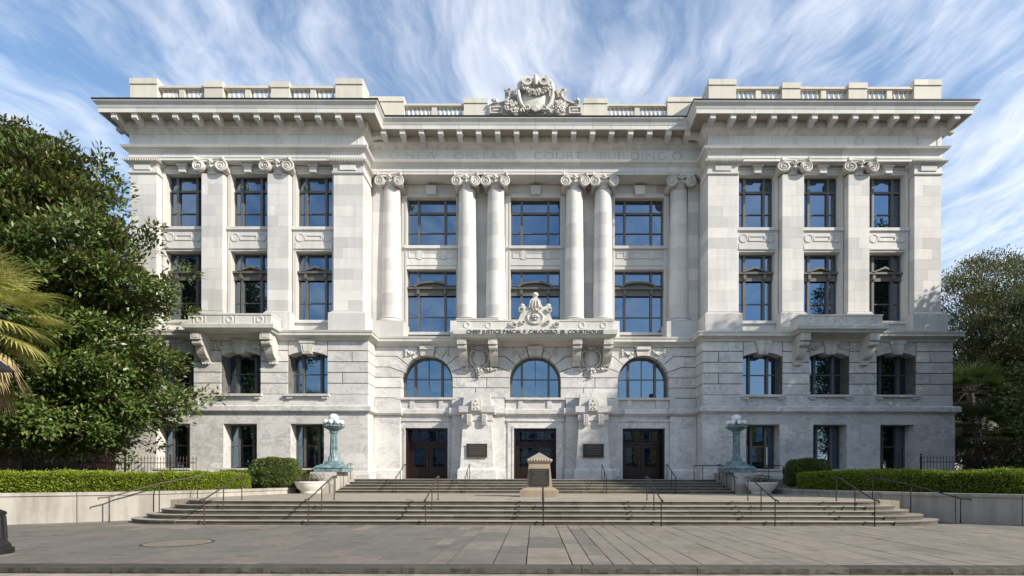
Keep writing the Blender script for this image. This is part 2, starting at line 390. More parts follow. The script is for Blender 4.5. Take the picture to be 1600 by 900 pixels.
def leaf_mat(name, stops, back=None, rough=.4, trans=.22, spec=.5):
    m, nt, bs, out = new_mat(name); g = geom(nt)
    col = ramp_node(nt, g.outputs['Random Per Island'], stops)
    if back: col = mixc(nt, g.outputs['Backfacing'], col, back)
    nt.links.new(col, bs.inputs['Base Color']); bs.inputs['Roughness'].default_value = rough; bs.inputs['Specular IOR Level'].default_value = spec
    tr = nt.nodes.new('ShaderNodeBsdfTranslucent'); nt.links.new(mixc(nt, .5, col, (.10,.16,.02)), tr.inputs['Color'])
    mx = nt.nodes.new('ShaderNodeMixShader'); mx.inputs['Fac'].default_value = trans
    nt.links.new(bs.outputs[0], mx.inputs[1]); nt.links.new(tr.outputs[0], mx.inputs[2]); nt.links.new(mx.outputs[0], out.inputs['Surface']); return m
M['magnolia'] = leaf_mat('magnolia_leaf', [(0,(.036,.074,.012)), (.4,(.068,.125,.021)), (.8,(.12,.188,.034)), (1,(.20,.21,.065))], (.10,.095,.035), .38, .2)
M['hedge'] = leaf_mat('hedge_leaf', [(0,(.12,.19,.012)), (.5,(.215,.30,.016)), (1,(.36,.42,.045))], None, .55, .35)
M['box'] = leaf_mat('boxwood_leaf', [(0,(.06,.095,.016)), (.5,(.10,.145,.026)), (1,(.17,.20,.05))], None, .5, .25)
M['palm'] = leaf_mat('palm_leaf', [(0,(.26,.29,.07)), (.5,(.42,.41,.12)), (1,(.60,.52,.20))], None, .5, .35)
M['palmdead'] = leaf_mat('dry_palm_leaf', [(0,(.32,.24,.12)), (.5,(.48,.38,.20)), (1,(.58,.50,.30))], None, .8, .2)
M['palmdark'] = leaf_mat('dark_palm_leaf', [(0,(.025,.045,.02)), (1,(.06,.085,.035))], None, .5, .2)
M['olive'] = leaf_mat('olive_leaf', [(0,(.05,.055,.018)), (.5,(.085,.085,.03)), (1,(.15,.125,.06))], None, .6, .3)
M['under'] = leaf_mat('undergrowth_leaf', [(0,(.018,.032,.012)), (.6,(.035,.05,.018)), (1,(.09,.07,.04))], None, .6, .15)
M['brown'] = leaf_mat('brown_brush', [(0,(.09,.06,.035)), (.5,(.15,.10,.06)), (1,(.22,.15,.09))], None, .8, .2)
# ------------------------------------------------------------------ the setting
def structure(o): o['kind'] = 'structure'; return o
structure(MB().add([(-900,-900,-.30),(900,-900,-.30),(900,900,-.30),(-900,900,-.30)], [(0,1,2,3)]).build('ground', M['earth']))
structure(MB().add([(-120,1.2,-.15),(120,1.2,-.15),(120,9.06,-.15),(-120,9.06,-.15)], [(0,1,2,3)]).build('road', M['asphalt']))
near_walk = structure(MB().box(-120,120,-3.2,1.2,-.30,0.0).build('near_pavement', M['joint']))
# pavement before the courthouse: mortar bed with flagstones laid in strips that run to the steps
Y0, Y1 = 9.42, 19.6
walk = structure(MB().box(-60,60,Y0-.02,Y1+2,-.30,-.022).build('pavement', M['joint']))
rs = random.Random(3)
flags = []
x = -30.0
while x < 30:
    w = rs.choice([.38,.5,.62,.62,.7,.85]); y = Y0 + rs.uniform(-.9,0)
    while y < Y1:
        ln = rs.uniform(.75,1.6); a, b = max(y, Y0), min(y+ln, Y1)
        if b-a > .12:
            d = (a+b)/2; px = 1600*.5*abs(x+w/2)/d
            vis = px < 850 and not (b > 17.2 and abs(x+w/2) < 14) and not (b > 18.9)
            if px < 900 and not (a > 17.05 and abs(x) < 14.0): flags.append((vis, (w*(b-a))/d**3, x, x+w, a, b))
        y += ln
    x += w
flags.sort(key=lambda t: (-t[0], -t[1]))
rest = MB()
for i, (vis, ar, x0, x1, a, b) in enumerate(flags):
    g = rs.uniform(.007,.016); t = rs.uniform(-.003,.004)
    if i < 290: block('flagstone', x0+g, x1-g, a+g, b-g, -.06, t, M['darkflag' if (x0+x1)/2+rs.uniform(-3,3) < -.5 else 'flag'], walk)
    else: rest.box(x0+g, x1-g, a+g, b-g, -.06, t)
if rest.v: tag(rest.build('flagstones', M['flag'], walk), kind='stuff')
# kerb stones
kerb = structure(MB().box(-60,60,9.14,9.40,-.30,-.12).build('kerb', M['joint']))
x = -24.0
while x < 24:
    ln = rs.uniform(1.4,3.4)
    m = MB(); k = int(ln/.12); f0, f1 = 9.08, 9.405
    ys = [f0+rs.uniform(-.012,.02) for _ in range(k+1)]; ym = [f0+rs.uniform(-.03,.015) for _ in range(k+1)]; zt = [.004+rs.uniform(-.008,.004) for _ in range(k+1)]
    v = []; f = []
    for i in range(k+1):
        xx = x+.006+(ln-.012)*i/k
        v += [(xx,ys[i],-.2),(xx,ym[i],-.08+rs.uniform(-.02,.02)),(xx,ys[i]+.005,zt[i]-.018),(xx,f0+.04,zt[i]),(xx,f1,.002)]
    for i in range(k):
        for j in range(4): f.append((i*5+j, (i+1)*5+j, (i+1)*5+j+1, i*5+j+1))
    f += [(4,3,2,1,0), (k*5,k*5+1,k*5+2,k*5+3,k*5+4)]
    m.add(v, f); m.build('kerb_stone', M['kerb'], kerb)
    x += ln
# gutter strip of pale setts along the kerb
structure(MB().box(-60,60,8.55,9.06,-.30,-.115).build('gutter', M['gutter']))

# ---- outer steps: five treads with rounded ends
ZL = .75                                   # landing
def step_outline(k):                        # k = 0..4, front at Y, rounded ends reaching Y 19.1
    yf = 17.07+.36*k; xe = 14.6-.44*k; yb = 19.15; r = (yb-yf)
    pts = []
    rx = 2.6-.35*k
    for i in range(9):
        a = R(90*i/8); pts.append((-xe+rx*(1-math.cos(a)), yb-r*math.sin(a)))
    return pts, xe, yf
front_steps = thing('front_steps', 'broad worn grey stone steps with rounded ends rising from the pavement', 'steps', (0,17.1,0))
for k in range(5):
    pts, xe, yf = step_outline(k); z0, z1 = (k*.15 - (.05 if k == 0 else 0)), (k+1)*.15
    zs = z0-.0 if k == 0 else z0+.0
    # straight blocks and two curved end blocks, each with a nosing
    xs = [pts[-1][0]]
    while xs[-1] < -pts[-1][0]-1.2: xs.append(xs[-1]+rs.uniform(1.5,2.7))
    xs[-1] = -pts[-1][0]
    zt = z1
    for a, b in zip(xs[:-1], xs[1:]):
        dz = rs.uniform(-.004,.004); dy = rs.uniform(-.006,.006)
        prof = [(yf+.03+dy,zs),(yf+.03+dy,zt-.055),(yf+dy,zt-.045),(yf-.004+dy,zt-.02),(yf+.012+dy,zt+dz),(yf+1.25,zt+dz),(yf+1.25,zs)]
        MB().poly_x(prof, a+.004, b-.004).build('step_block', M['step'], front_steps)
    for sg in (-1, 1):
        pp = [(sg*p[0]*-1 if sg == 1 else p[0], p[1]) for p in pts]
        inn = [(p[0]-sg*.0, 19.15) for p in (pp[-1],)]
        outl = pp + inn
        m = MB().poly_z(outl, zs, zt-.05)
        big = [(p[0]+sg*.03*math.cos(R(90*i/8)), p[1]-.03*math.sin(R(90*i/8))) for i, p in enumerate(pp)] + inn
        m.poly_z(big, zt-.05, zt)
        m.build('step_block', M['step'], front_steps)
# ---- landing and beds
wall_path = [(-34,15.2),(-24,15.6),(-17.7,16.75),(-15.2,18.5),(-13.9,20.6),(-13.2,23),(-12.8,25.5),(-12.6,27.0)]
landing = structure(MB().poly_z([(-13.6,19.1),(13.6,19.1),(14,20.6),(13.5,23),(13.1,26.0),(13,28.9),(-13,28.9),(-13.1,26.0),(-13.5,23),(-14,20.6)], -.2, ZL).build('landing', M['landing']))
for sg, nm in ((-1,'garden_bed_left'), (1,'garden_bed_right')):
    p = [(sg*-x if sg == 1 else x, y) for x, y in [(q[0]-.25, q[1]+.25) for q in wall_path]]
    poly = p + [(sg*12.6, 31.5), (sg*46, 31.5), (sg*46, 15.4)]
    structure(MB().poly_z(poly, -.25, .93).build(nm, M['soil']))
structure(MB().box(-60,-25.3,31.5,75,-.25,.9).build('side_garden_left', M['soil']))
structure(MB().box(25.3,60,31.5,75,-.25,.9).build('side_garden_right', M['soil']))
def retaining_wall(sg, label):
    w = thing('retaining_wall', label, 'wall', (sg*17.7,16.9,0))
    P = [Vector((sg*abs(q[0]), q[1])) for q in wall_path]
    if sg == 1: P[2].x = 17.0; P[2].y = 16.6
    # walk the path, cut it into panels of about two metres
    pts = [P[0]]
    for a, b in zip(P[:-1], P[1:]):
        k = max(1, round((b-a).length/1.0))
        for i in range(1, k+1): pts.append(a.lerp(b, i/k))
    def nrm(i):
        t = (pts[min(i+1,len(pts)-1)]-pts[max(i-1,0)]).normalized(); n = Vector((t.y,-t.x)); return n if sg == -1 else -n
    for i in range(0, len(pts)-1, 2):
        j = min(i+2, len(pts)-1)
        if pts[i] == pts[j]: continue
        for nm, p0, p1, z0, z1 in (('wall_panel', 0, .35, -.05, .94), ('coping', .045, .42, .94, 1.05)):
            ids = list(range(i, j+1)); v = []; f = []
            for t in ids:
                q = pts[t]; n = nrm(t)
                d = (pts[j]-pts[i]).normalized()*(.011 if t == i else -.011 if t == j else 0)
                z1t = z1 if t > 6 else z1
                a = q+n*p0+d; b = q-n*p1+d
                v += [(a.x,a.y,z0),(a.x,a.y,z1t),(b.x,b.y,z1t),(b.x,b.y,z0)]
            for t in range(len(ids)-1):
                for e in range(4): f.append((t*4+e, t*4+(e+1)%4, (t+1)*4+(e+1)%4, (t+1)*4+e))
            f += [(3,2,1,0), tuple(len(v)-4+e for e in range(4))]
            if sg == 1: f = [tuple(reversed(q)) for q in f]
            MB().add(v, f).build(nm, M['wallstone'], w)
retaining_wall(-1, 'low pale stone retaining wall in sun under the bright left hedge')
retaining_wall(1, 'low grey stone retaining wall in shade under the right hedge')

# ---- upper steps to the doors with cheek walls
upper_steps = thing('entrance_steps', 'upper flight of grey stone steps leading up to the three doors', 'steps', (0,27.2,ZL))
for k in range(5):
    yf = 27.2+.36*k; z0, z1 = ZL+k*.15+(0 if k else -.03), ZL+(k+1)*.15
    xs = [-10.6+.12*k]
    while xs[-1] < 9.4: xs.append(xs[-1]+rs.uniform(1.6,2.6))
    xs[-1] = 10.6-.12*k
    for a, b in zip(xs[:-1], xs[1:]):
        dz = rs.uniform(-.003,.003)
        prof = [(yf+.03,z0),(yf+.03,z1-.05),(yf,z1-.045),(yf,z1-.015),(yf+.012,z1+dz),(yf+(1.2 if k < 4 else 3.6),z1+dz),(yf+(1.2 if k < 4 else 3.6),z0)]
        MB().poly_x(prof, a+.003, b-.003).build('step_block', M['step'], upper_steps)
for sg in (-1, 1):
    m = MB(); m.poly_x([(27.0,ZL-.05),(27.0,1.25),(27.35,1.88),(31.0,1.88),(31.0,ZL-.05)], sg*10.62, sg*12.0)
    m.build('cheek_wall', M['wallstone'], upper_steps)
    MB().box(min(sg*12.02,sg*25), max(sg*12.02,sg*25), 29.6, 30.5, .85, 1.52).build('terrace', M['wallstone'], upper_steps)
# ------------------------------------------------------------------ the courthouse
court = thing('courthouse', 'grand white marble courthouse with columns, two projecting wings and a heavy cornice', 'building', (0,31,1.5))
T, MA = M['terracotta'], M['marble']
rb = random.Random(11)
YB, YW, YC, YBC = 30.6, 31.0, 32.4, 31.95      # wing base plane, wing pilaster plane, centre entablature plane, centre base plane
BAYS = (13.6, 17.6, 21.6)

def free(x0, x1, holes):
    seg = [(x0, x1)]
    for a, b in holes:
        new = []
        for s, e in seg:
            if b <= s or a >= e: new.append((s, e)); continue
            if a > s: new.append((s, a))
            if b < e: new.append((b, e))
        seg = new
    return [q for q in seg if q[1]-q[0] > .02]
def block_wall(x0, x1, levels, y, depth, holes, length, gap, proud, mat, wall_name, block_name, parent, core_mat=None, split=False):
    """courses of stones with real joints before a plain core; holes: (xa, xb, za, zb)"""
    core = MB(); todo = []; split_seg = []; w = None
    for i, (za, zb) in enumerate(zip(levels[:-1], levels[1:])):
        hs = [(h[0], h[1]) for h in holes if h[2] < zb-.01 and h[3] > za+.01]
        for s, e in free(x0, x1, hs):
            core.box(s, e, y+proud, y+depth, za, zb); split_seg.append((s, e))
            n = max(1, round((e-s)/length)); off = (i % 2)*.5
            cuts = [s]
            if n > 1:
                st = (e-s)/n
                cuts += [s+st*(k+(.28 if off else -.0)) for k in range(1, n)]
            elif off and e-s > length*.85: cuts += [s+(e-s)*rb.choice((.38,.62))]
            cuts.append(e)
            for a, b in zip(cuts[:-1], cuts[1:]): todo.append((a, b, za, zb))
    if split:                                      # piers that stand apart: each a part of its own
        ws = {}
        for s, e in sorted(set(split_seg)):
            mm = MB()
            for za, zb in zip(levels[:-1], levels[1:]): mm.box(s, e, y+proud, y+depth, za, zb)
            ws[(s, e)] = mm.build(wall_name, core_mat or mat, parent)
    else: w = core.build(wall_name, core_mat or mat, parent)
    for a, b, za, zb in todo:
        if split: w = next(o for (s, e), o in ws.items() if a >= s-.001 and b <= e+.001)
        lg = gap/2 if a > x0+.001 else 0; 
        block(block_name, a+(gap/2 if abs(a-x0) > .001 else 0), b-(gap/2 if abs(b-x1) > .001 else 0), y, y+proud-.001, za+gap/2, zb-gap/2, mat, w)
    return w

# ---------- body behind the front
MB().box(-24.4,24.4,34.1,62,1.0,23.4).build('rear_body', T, court)
MB().box(-24.3,24.3,31.3,62,23.40,23.53).build('roof', M['roof'], court)

def window(xc, yg, w, z0, z1, cols, rows, style=None, parent=court, t=.075, ex=None):
    """frame with a pane in each light; cols / rows: fractions of the dividing bars"""
    m = MB(); x0, x1 = xc-w/2, xc+w/2; d0, d1 = yg-.07, yg+.05
    m.box(x0, x0+t, d0, d1, z0, z1); m.box(x1-t, x1, d0, d1, z0, z1)
    m.box(x0+t, x1-t, d0, d1, z0, z0+t); m.box(x0+t, x1-t, d0, d1, z1-t, z1)
    cx = [x0+t] + [x0+w*c for c in cols] + [x1-t]
    for c in cols: m.box(x0+w*c-.07, x0+w*c+.07, d0-.07, d1, z0+t, z1-t)
    H = z1-z0; rz = []
    for r, th in rows:
        for i in range(len(cx)-1):
            a = cx[i]+(0 if i == 0 else .07); b = cx[i+1]-(0 if i == len(cx)-2 else .07)
            m.box(a, b, d0-(.03 if th > .05 else 0), d1, z0+H*r-th, z0+H*r+th)
        rz.append((z0+H*r, th))
    if style in ('pediment', 'segment'):
        pz = z0+H*.655
        m.box(x0+.002, x1-.002, d0-.10, d0-.072, pz-.20, pz+.20)               # panel over the main sash
        m.box(x0-.02, x1+.02, d0-.26, d0-.10, pz+.20, pz+.32)                   # cornice
        aw = w*.36
        if style == 'pediment':
            m.poly_y([(xc-aw,pz+.32),(xc,pz+.66),(xc+aw,pz+.32),(xc+aw-.2,pz+.32),(xc,pz+.53),(xc-aw+.2,pz+.32)], d0-.30, d0-.09)
            m.poly_y([(xc-aw+.12,pz+.321),(xc,pz+.55),(xc+aw-.12,pz+.321)], d0-.12, d0-.08)
        else:
            up = [(xc+aw*math.cos(R(a)), pz+.32+.40*math.sin(R(a))) for a in range(0,181,15)]
            lo = [(xc+(aw-.16)*math.cos(R(a)), pz+.32+.27*math.sin(R(a))) for a in range(180,-1,-15)]
            m.poly_y(up+lo, d0-.30, d0-.09); m.poly_y(lo[1:-1]+[(xc+aw-.16,pz+.322),(xc-aw+.16,pz+.322)], d0-.12, d0-.08)
        for c in cols:
            m.box(x0+w*c-.09, x0+w*c+.09, d0-.22, d0-.10, pz-.12, pz+.20)
    if ex: ex(m, d0, d1)
    fr = m.build('window', M['bronze'], parent)
    zz = [z0+t] + [q for q in rz] + [z1-t]
    zb = [z0+t] + [r[0] for r in rz] + [z1-t]
    for i in range(len(cx)-1):
        for j in range(len(zb)-1):
            o = MB().box(-(cx[i+1]-cx[i])/2, (cx[i+1]-cx[i])/2, -.004, .004, -(zb[j+1]-zb[j])/2, (zb[j+1]-zb[j])/2).build('pane', M['glass'])
            o.location = ((cx[i]+cx[i+1])/2, yg, (zb[j]+zb[j+1])/2); o.rotation_euler = (R(rb.uniform(-.45,.45)), 0, R(rb.uniform(-.6,.6)))
            set_parent(o, fr)
    return fr

# ---------- ground floor of the wings
for sg in (-1, 1):
    holes = [(sg*b-1.0, sg*b+1.0, 2.12, 4.78) for b in BAYS]
    xa, xb = sorted((sg*9.98, sg*25.05))
    block_wall(xa, xb, [1.95,2.12,3.03,3.93,4.78,5.42], 30.55, .85, holes, 2.05, .006, .012, MA, 'ground_floor_wall', 'wall_block', court)
    for z0, z1, pr in ((1.3,1.80,.14), (1.80,1.95,.07)):
        sweep_blocks('plinth_block', [(-.3,z0),(pr,z0),(pr,z1-.03),(pr-.03,z1),(-.3,z1)], [(sg*25.05,34),(sg*25.05,30.55),(sg*9.98,30.55),(sg*9.98,31.95)][::1 if sg < 0 else -1], 2.2, MA, court)
    MB().box(*sorted((sg*24.2,sg*25.05)), 31.42, 62, 1.0, 5.42).build('side_wall', MA, court)
    MB().box(*sorted((sg*9.98,sg*10.9)), 31.41, 32.6, 1.5, 5.42).build('return_wall', MA, court)
    for b in BAYS:
        window(sg*b, 31.36, 2.0, 2.12, 4.78, (.28,.72) , [(.52,.03)])
        MB().box(sg*b-1.05, sg*b+1.05, 30.44, 31.3, 2.02, 2.12).build('sill', MA, court)

# belt course over the ground floor round wings and centre
base_path = [(-25.05,62),(-25.05,30.55),(-9.98,30.55),(-9.98,31.9),(9.98,31.9),(9.98,30.55),(25.05,30.55),(25.05,62)]
sweep_blocks('belt_block', [(-.35,5.42),(.05,5.42),(.08,5.50),(.22,5.54),(.22,5.80),(.16,5.86),(-.35,5.86)], base_path, 2.3, MA, court, skip=(0,6))

# ---------- second floor of the wings: rusticated courses, segmental windows
LV = [6.55,7.21,7.86,8.50,9.16,9.74]
def arc(xc, hw, spring, rise, n=9):
    r = (hw*hw+rise*rise)/(2*rise); c = spring+rise-r; a0 = math.asin(hw/r)
    return [(xc+r*math.sin(-a0+2*a0*i/(n-1)), c+r*math.cos(-a0+2*a0*i/(n-1))) for i in range(n)]
for sg in (-1, 1):
    holes = [(sg*b-1.17, sg*b+1.17, 6.55, 9.8) for b in BAYS]
    xa, xb = sorted((sg*10.05, sg*24.95))
    block_wall(xa, xb, [5.86,6.55], YB, .75, [], 2.4, .006, .012, MA, 'apron_wall', 'wall_block', court)
    block_wall(xa, xb, LV, YB, .75, holes, 2.2, .05, .07, MA, 'upper_base_wall', 'rusticated_block', court, M['jointdark'], True)
    MB().box(*sorted((sg*24.1,sg*24.95)), 31.36, 62, 5.86, 9.74).build('side_wall', MA, court)
    # rusticated return into the centre
    for za, zb in zip(LV[:-1], LV[1:]):
        block('rusticated_block', *sorted((sg*9.985, sg*10.045)), YB+.002, 31.945, za+.022, zb-.022, MA, court)
    MB().box(*sorted((sg*10.10,sg*10.8)), 31.351, 32.6, 5.86, 9.74).build('return_wall', MA, court)
    block('wall_block', *sorted((sg*9.985, sg*10.045)), YB+.002, 31.945, 5.861, 6.54, MA, court)
    for b in BAYS:
        xc = sg*b; A = arc(xc, 1.17, 8.84, .26)
        k = .30
        left = [p for p in A if p[0] <= xc-k] ; right = [p for p in A if p[0] >= xc+k]
        zk = 9.10
        L = [(xc-1.17,8.84)]+[p for p in left[1:]]+[(xc-k+.02,zk-.005),(xc-k-.10,9.74),(xc-1.17,9.74)]
        MB().poly_y(inset(L,.02), YB+.002, YB+.745).build('voussoir', MA, court)
        MB().poly_y(inset([(2*xc-p[0],p[1]) for p in L],.02), YB+.002, YB+.745).build('voussoir', MA, court)
        m = MB().poly_y([(xc-.26,8.96),(xc+.26,8.96),(xc+.40,9.62),(xc-.40,9.62)], YB-.13, YB+.745)
        m.box(xc-.46, xc+.46, YB-.17, YB-.02, 9.58, 9.76); m.poly_y([(xc-.16,9.06),(xc+.16,9.06),(xc+.25,9.5),(xc-.25,9.5)], YB-.16, YB-.12)
        m.build('keystone', M['carving'], court)
        window(xc, 31.38, 2.34, 6.55, 9.3, (.26,.74), [(.48,.03)])
        m = MB().box(xc-1.32, xc+1.32, YB-.20, YB+.75, 6.42, 6.555)
        for s2 in (-1, 1): m.box(xc+s2*1.05-.17, xc+s2*1.05+.17, YB-.14, YB, 6.28, 6.42)
        m.build('sill', MA, court)
# carved garlands beside the keystone under each wing balcony
def garland(m, x0, z0, x1, z1, sag, y, r=.07, n=11):
    for i in range(n):
        t = i/(n-1); x = x0+(x1-x0)*t; z = z0+(z1-z0)*t-sag*4*t*(1-t); q = r*(.7+.7*math.sin(math.pi*t))
        for _ in range(3): m.ball((x+random.uniform(-q,q)*.6, y+random.uniform(-.03,.02), z+random.uniform(-q,q)*.6), q*random.uniform(.6,.95), 6, 4)
for sg in (-1, 1):
    for s2 in (-1, 1):
        m = MB(); garland(m, sg*17.6+s2*.5, 9.55, sg*17.6+s2*1.45, 9.55, .22, YB-.04)
        for k in range(4): m.ball((sg*17.6+s2*1.48, YB-.04, 9.5-.1*k), .07, 6, 4)
        m.build('garland', M['carving'], court, 60)

# ---------- string course at balcony level
str_path = [(-24.95,62),(-24.95,30.6),(-10.05,30.6),(-10.05,31.95),(10.05,31.95),(10.05,30.6),(24.95,30.6),(24.95,62)]
sweep_blocks('string_course_block', [(-1.0,9.74),(.06,9.74),(.10,9.84),(.30,9.96),(.40,9.98),(.40,10.14),(.44,10.16),(.46,10.27),(-1.0,10.33)], str_path, 2.1, M['balcony'], court, skip=(0,6))

# ---------- centre base: doors below, three great arches above
AX = (-6.75, 0, 6.75)
holes = [(x-1.32, x+1.32, 1.5, 4.66) for x in AX]
block_wall(-9.98, 9.98, [1.5,2.2,3.0,3.85,4.66,5.42], 31.9, .65, holes, 1.5, .006, .012, MA, 'ground_floor_wall', 'wall_block', court)
for x in AX:
    m = MB()                                       # moulded surround
    for s2 in (-1, 1): m.box(*sorted((x+s2*1.32, x+s2*1.70)), 31.83, 31.9, 1.5, 4.66); m.box(*sorted((x+s2*1.32, x+s2*1.42)), 31.79, 31.83, 1.5, 4.66)
    m.box(x-1.70, x+1.70, 31.83, 31.9, 4.66, 5.08); m.box(x-1.42, x+1.42, 31.79, 31.83, 4.66, 4.76); m.box(x-1.78, x+1.78, 31.76, 31.9, 5.08, 5.20)
    m.build('door_surround', MA, court)
    # mahogany double door with a transom light
    yd = 32.62
    d = MB()
    d.box(x-1.32, x-1.22, 31.95, yd+.1, 1.5, 4.66); d.box(x+1.22, x+1.32, 31.95, yd+.1, 1.5, 4.66); d.box(x-1.22, x+1.22, 31.95, yd+.1, 4.58, 4.66)
    d.box(x-1.22, x+1.22, yd-.06, yd+.1, 3.72, 3.86)
    d = d.build('doorway', M['wood'], court)
    MB().box(x-1.22, x+1.22, yd+.02, yd+.06, 3.86, 4.58).build('transom_light', M['glass'], d)
    m = MB()
    for c in (-.62,0,.62): m.box(x+c-.03, x+c+.03, yd-.03, yd+.018, 3.86, 4.58)
    m.build('transom_bar', M['wood'], d)
    for s2 in (-1, 1):
        xc = x+s2*.61; m = MB()
        m.box(xc-.60, xc-.38, yd, yd+.08, 1.5, 3.72); m.box(xc+.38, xc+.60, yd, yd+.08, 1.5, 3.72)
        m.box(xc-.38, xc+.38, yd, yd+.08, 1.5, 2.25); m.box(xc-.38, xc+.38, yd, yd+.08, 3.5, 3.72); m.box(xc-.26, xc+.26, yd-.02, yd, 1.68, 2.1)
        m.build('door', M['wood'], d)
        MB().box(xc-.38, xc+.38, yd+.04, yd+.06, 2.25, 3.5).build('pane', M['glass'], d)
        MB().tube([(x+s2*.1,yd-.05,2.3),(x+s2*.1,yd-.09,2.4),(x+s2*.1,yd-.09,2.62),(x+s2*.1,yd-.05,2.7)], .018, 6).build('door_handle', M['bronze'], d)
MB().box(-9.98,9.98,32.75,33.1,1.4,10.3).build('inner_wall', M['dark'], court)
# pilaster strips that flank the doors, and battered piers between them with a cap
def small_plinth(m, x0, x1, yf):
    m.box(x0-.08, x1+.08, yf-.10, 31.9, 1.44, 2.0); m.poly_x([(yf-.10,2.0),(yf-.0,2.12),(31.9,2.12),(31.9,2.0)], x0-.05, x1+.05)
for sg in (-1, 1):
    for a, b in ((1.9, 5.15), (8.35, 9.96)):
        x0, x1 = sorted((sg*a, sg*b)); m = MB(); m.box(x0, x1, 31.66, 31.9, 2.12, 5.40); small_plinth(m, x0, x1, 31.66); m.build('pilaster_strip', MA, court)
        MB().poly_x([(31.9,5.42),(31.58,5.42),(31.45,5.54),(31.45,5.87),(31.9,5.87)], x0-.12, x1+.12).build('belt_block', MA, court)
        MB().box(x0, x1, 31.72, 31.94, 5.87, 6.5).build('pedestal_block', MA, court)
    xc = sg*3.52; m = MB()
    m.frustum(xc, 31.42, 2.18, 5.05, 1.02, .42, .86, .36)
    m.box(xc-1.16, xc+1.16, 30.86, 31.66, 1.44, 2.02); m.frustum(xc, 31.3, 2.02, 2.18, 1.16, .44, 1.03, .36)
    m.build('pier', MA, court)
    m = MB()
    m.box(xc-.92, xc+.92, 30.98, 31.66, 5.05, 5.42); m.poly_x([(31.66,5.42),(31.0,5.42),(30.84,5.54),(30.84,5.90),(31.66,5.90)], xc-1.08, xc+1.08)
    m.frustum(xc, 31.4, 5.90, 6.72, .86, .4, .78, .36)
    m.build('pier_cap', MA, court)
    m = MB()                                        # carved consoles and a small arched ornament on the cap
    for s2 in (-1, 1):
        m.box(xc+s2*.45-.17, xc+s2*.45+.17, 30.84, 31.04, 4.82, 5.42)
        for e in (-.1,0,.1): m.box(xc+s2*.45+e-.03, xc+s2*.45+e+.03, 30.80, 30.84, 4.9, 5.40)
        for e in (-.1,0,.1): m.ball((xc+s2*.45+e, 30.9, 4.78), .055, 6, 4)
    pts = [(xc+.30*math.cos(R(a)), 6.08+.34*math.sin(R(a))) for a in range(0,181,20)]
    m.poly_y(pts+[(xc-.30,5.62),(xc+.30,5.62)], 30.72, 31.02)
    for e in ((0,6.22),(-.1,6.0),(.1,6.0),(0,5.85),(-.1,5.75),(.1,5.75)): m.ball((xc+e[0], 30.71, e[1]), .06, 6, 4)
    m.build('carved_ornament', M['carving'], court)
    pl = MB().box(xc-.62, xc+.62, 30.93, 31.0, 2.83, 3.60)
    pl.xf(Matrix.Rotation(0,4,'X')); pl.build('bronze_plaque', M['plaque'], court)
    m = MB()
    m.box(xc-.66,xc+.66,30.915,30.93,2.79,2.83); m.box(xc-.66,xc+.66,30.915,30.93,3.60,3.64)
    for i in range(6):
        wd = rb.uniform(.35,.52); m.box(xc-wd, xc+wd, 30.922, 30.93, 3.48-.1*i, 3.51-.1*i)
    m.build('plaque_lettering', M['bronze'], court)
# sill panels under the arches
for x in AX:
    m = MB().box(x-1.85, x+1.85, 31.70, 32.6, 6.42, 6.55)
    m.box(x-1.85, x+1.85, 31.86, 31.94, 5.88, 6.42)
    for c in (-.9,.9): m.box(x+c-.14, x+c+.14, 31.78, 31.86, 5.88, 6.42)
    m.build('arch_sill', MA, court)
# arches with elbowed voussoirs
SP, AR = 7.62, 1.58
def ipt(x, a): return (x+AR*math.cos(R(a)), SP+AR*math.sin(R(a)))
def rad_at(x, a, z): return (x+(z-SP)/math.tan(R(a)), z)
def iarc(x, a0, a1, n=5): return [ipt(x, a0+(a1-a0)*i/(n-1)) for i in range(n)]
ZB = [6.55,7.19,7.83,8.48,9.15,9.74]
core = MB()
def cblock(nm, pts): MB().poly_y(inset(pts,.022), YBC, YBC+.60).build(nm, MA, court)
a783 = math.degrees(math.asin((7.83-SP)/AR))
piers = [(-10.05,-6.75,None,'R'), (-6.75,0,None,None), (0,6.75,None,None), (6.75,10.05,None,None)]
def pier_blocks(x_left_arch, x_right_arch, x0, x1):
    """stones between two arches (None = a plain wall end at x0 / x1)"""
    mid = None if x_left_arch is None or x_right_arch is None else (x_left_arch+x_right_arch)/2
    for i, (za, zb) in enumerate(zip(ZB[:-1], ZB[1:])):
        sides = []
        def side(xa, mir, xe):
            # outline from the plain end xe to the arch at xa; mir: arch lies to the left
            s = 1 if mir else -1
            q = lambda p: (xa+s*(p[0]-xa), p[1])
            if i < 2:
                top = AR if i == 0 else AR
                pts = [(xe,za),(xa+s*AR,za)]
                if zb > SP:
                    pts += [q(p) for p in iarc(xa, 0, a783, 3)]
                    pts += [(xe, zb)]
                else: pts += [(xa+s*AR,zb),(xe,zb)]
            else:
                a0 = {2:a783,3:20,4:39}[i]; a1 = {2:20,3:39,4:57}[i]
                st = [] if i == 2 else [q(rad_at(xa,a0,za))]
                pts = [(xe,za)]+st+[q(p) for p in iarc(xa,a0,a1)]+[q(rad_at(xa,a1,zb)),(xe,zb)]
            return pts
        off = (.35 if i % 2 else -.35)
        if mid is not None:
            cblock('rusticated_block', side(x_left_arch, True, mid+off)); cblock('rusticated_block', side(x_right_arch, False, mid+off))
        elif x_left_arch is None: cblock('rusticated_block', side(x_right_arch, False, x0))
        else: cblock('rusticated_block', side(x_left_arch, True, x1))
pier_blocks(None, -6.75, -10.05, None); pier_blocks(-6.75, 0, None, None); pier_blocks(0, 6.75, None, None); pier_blocks(6.75, None, None, 10.05)
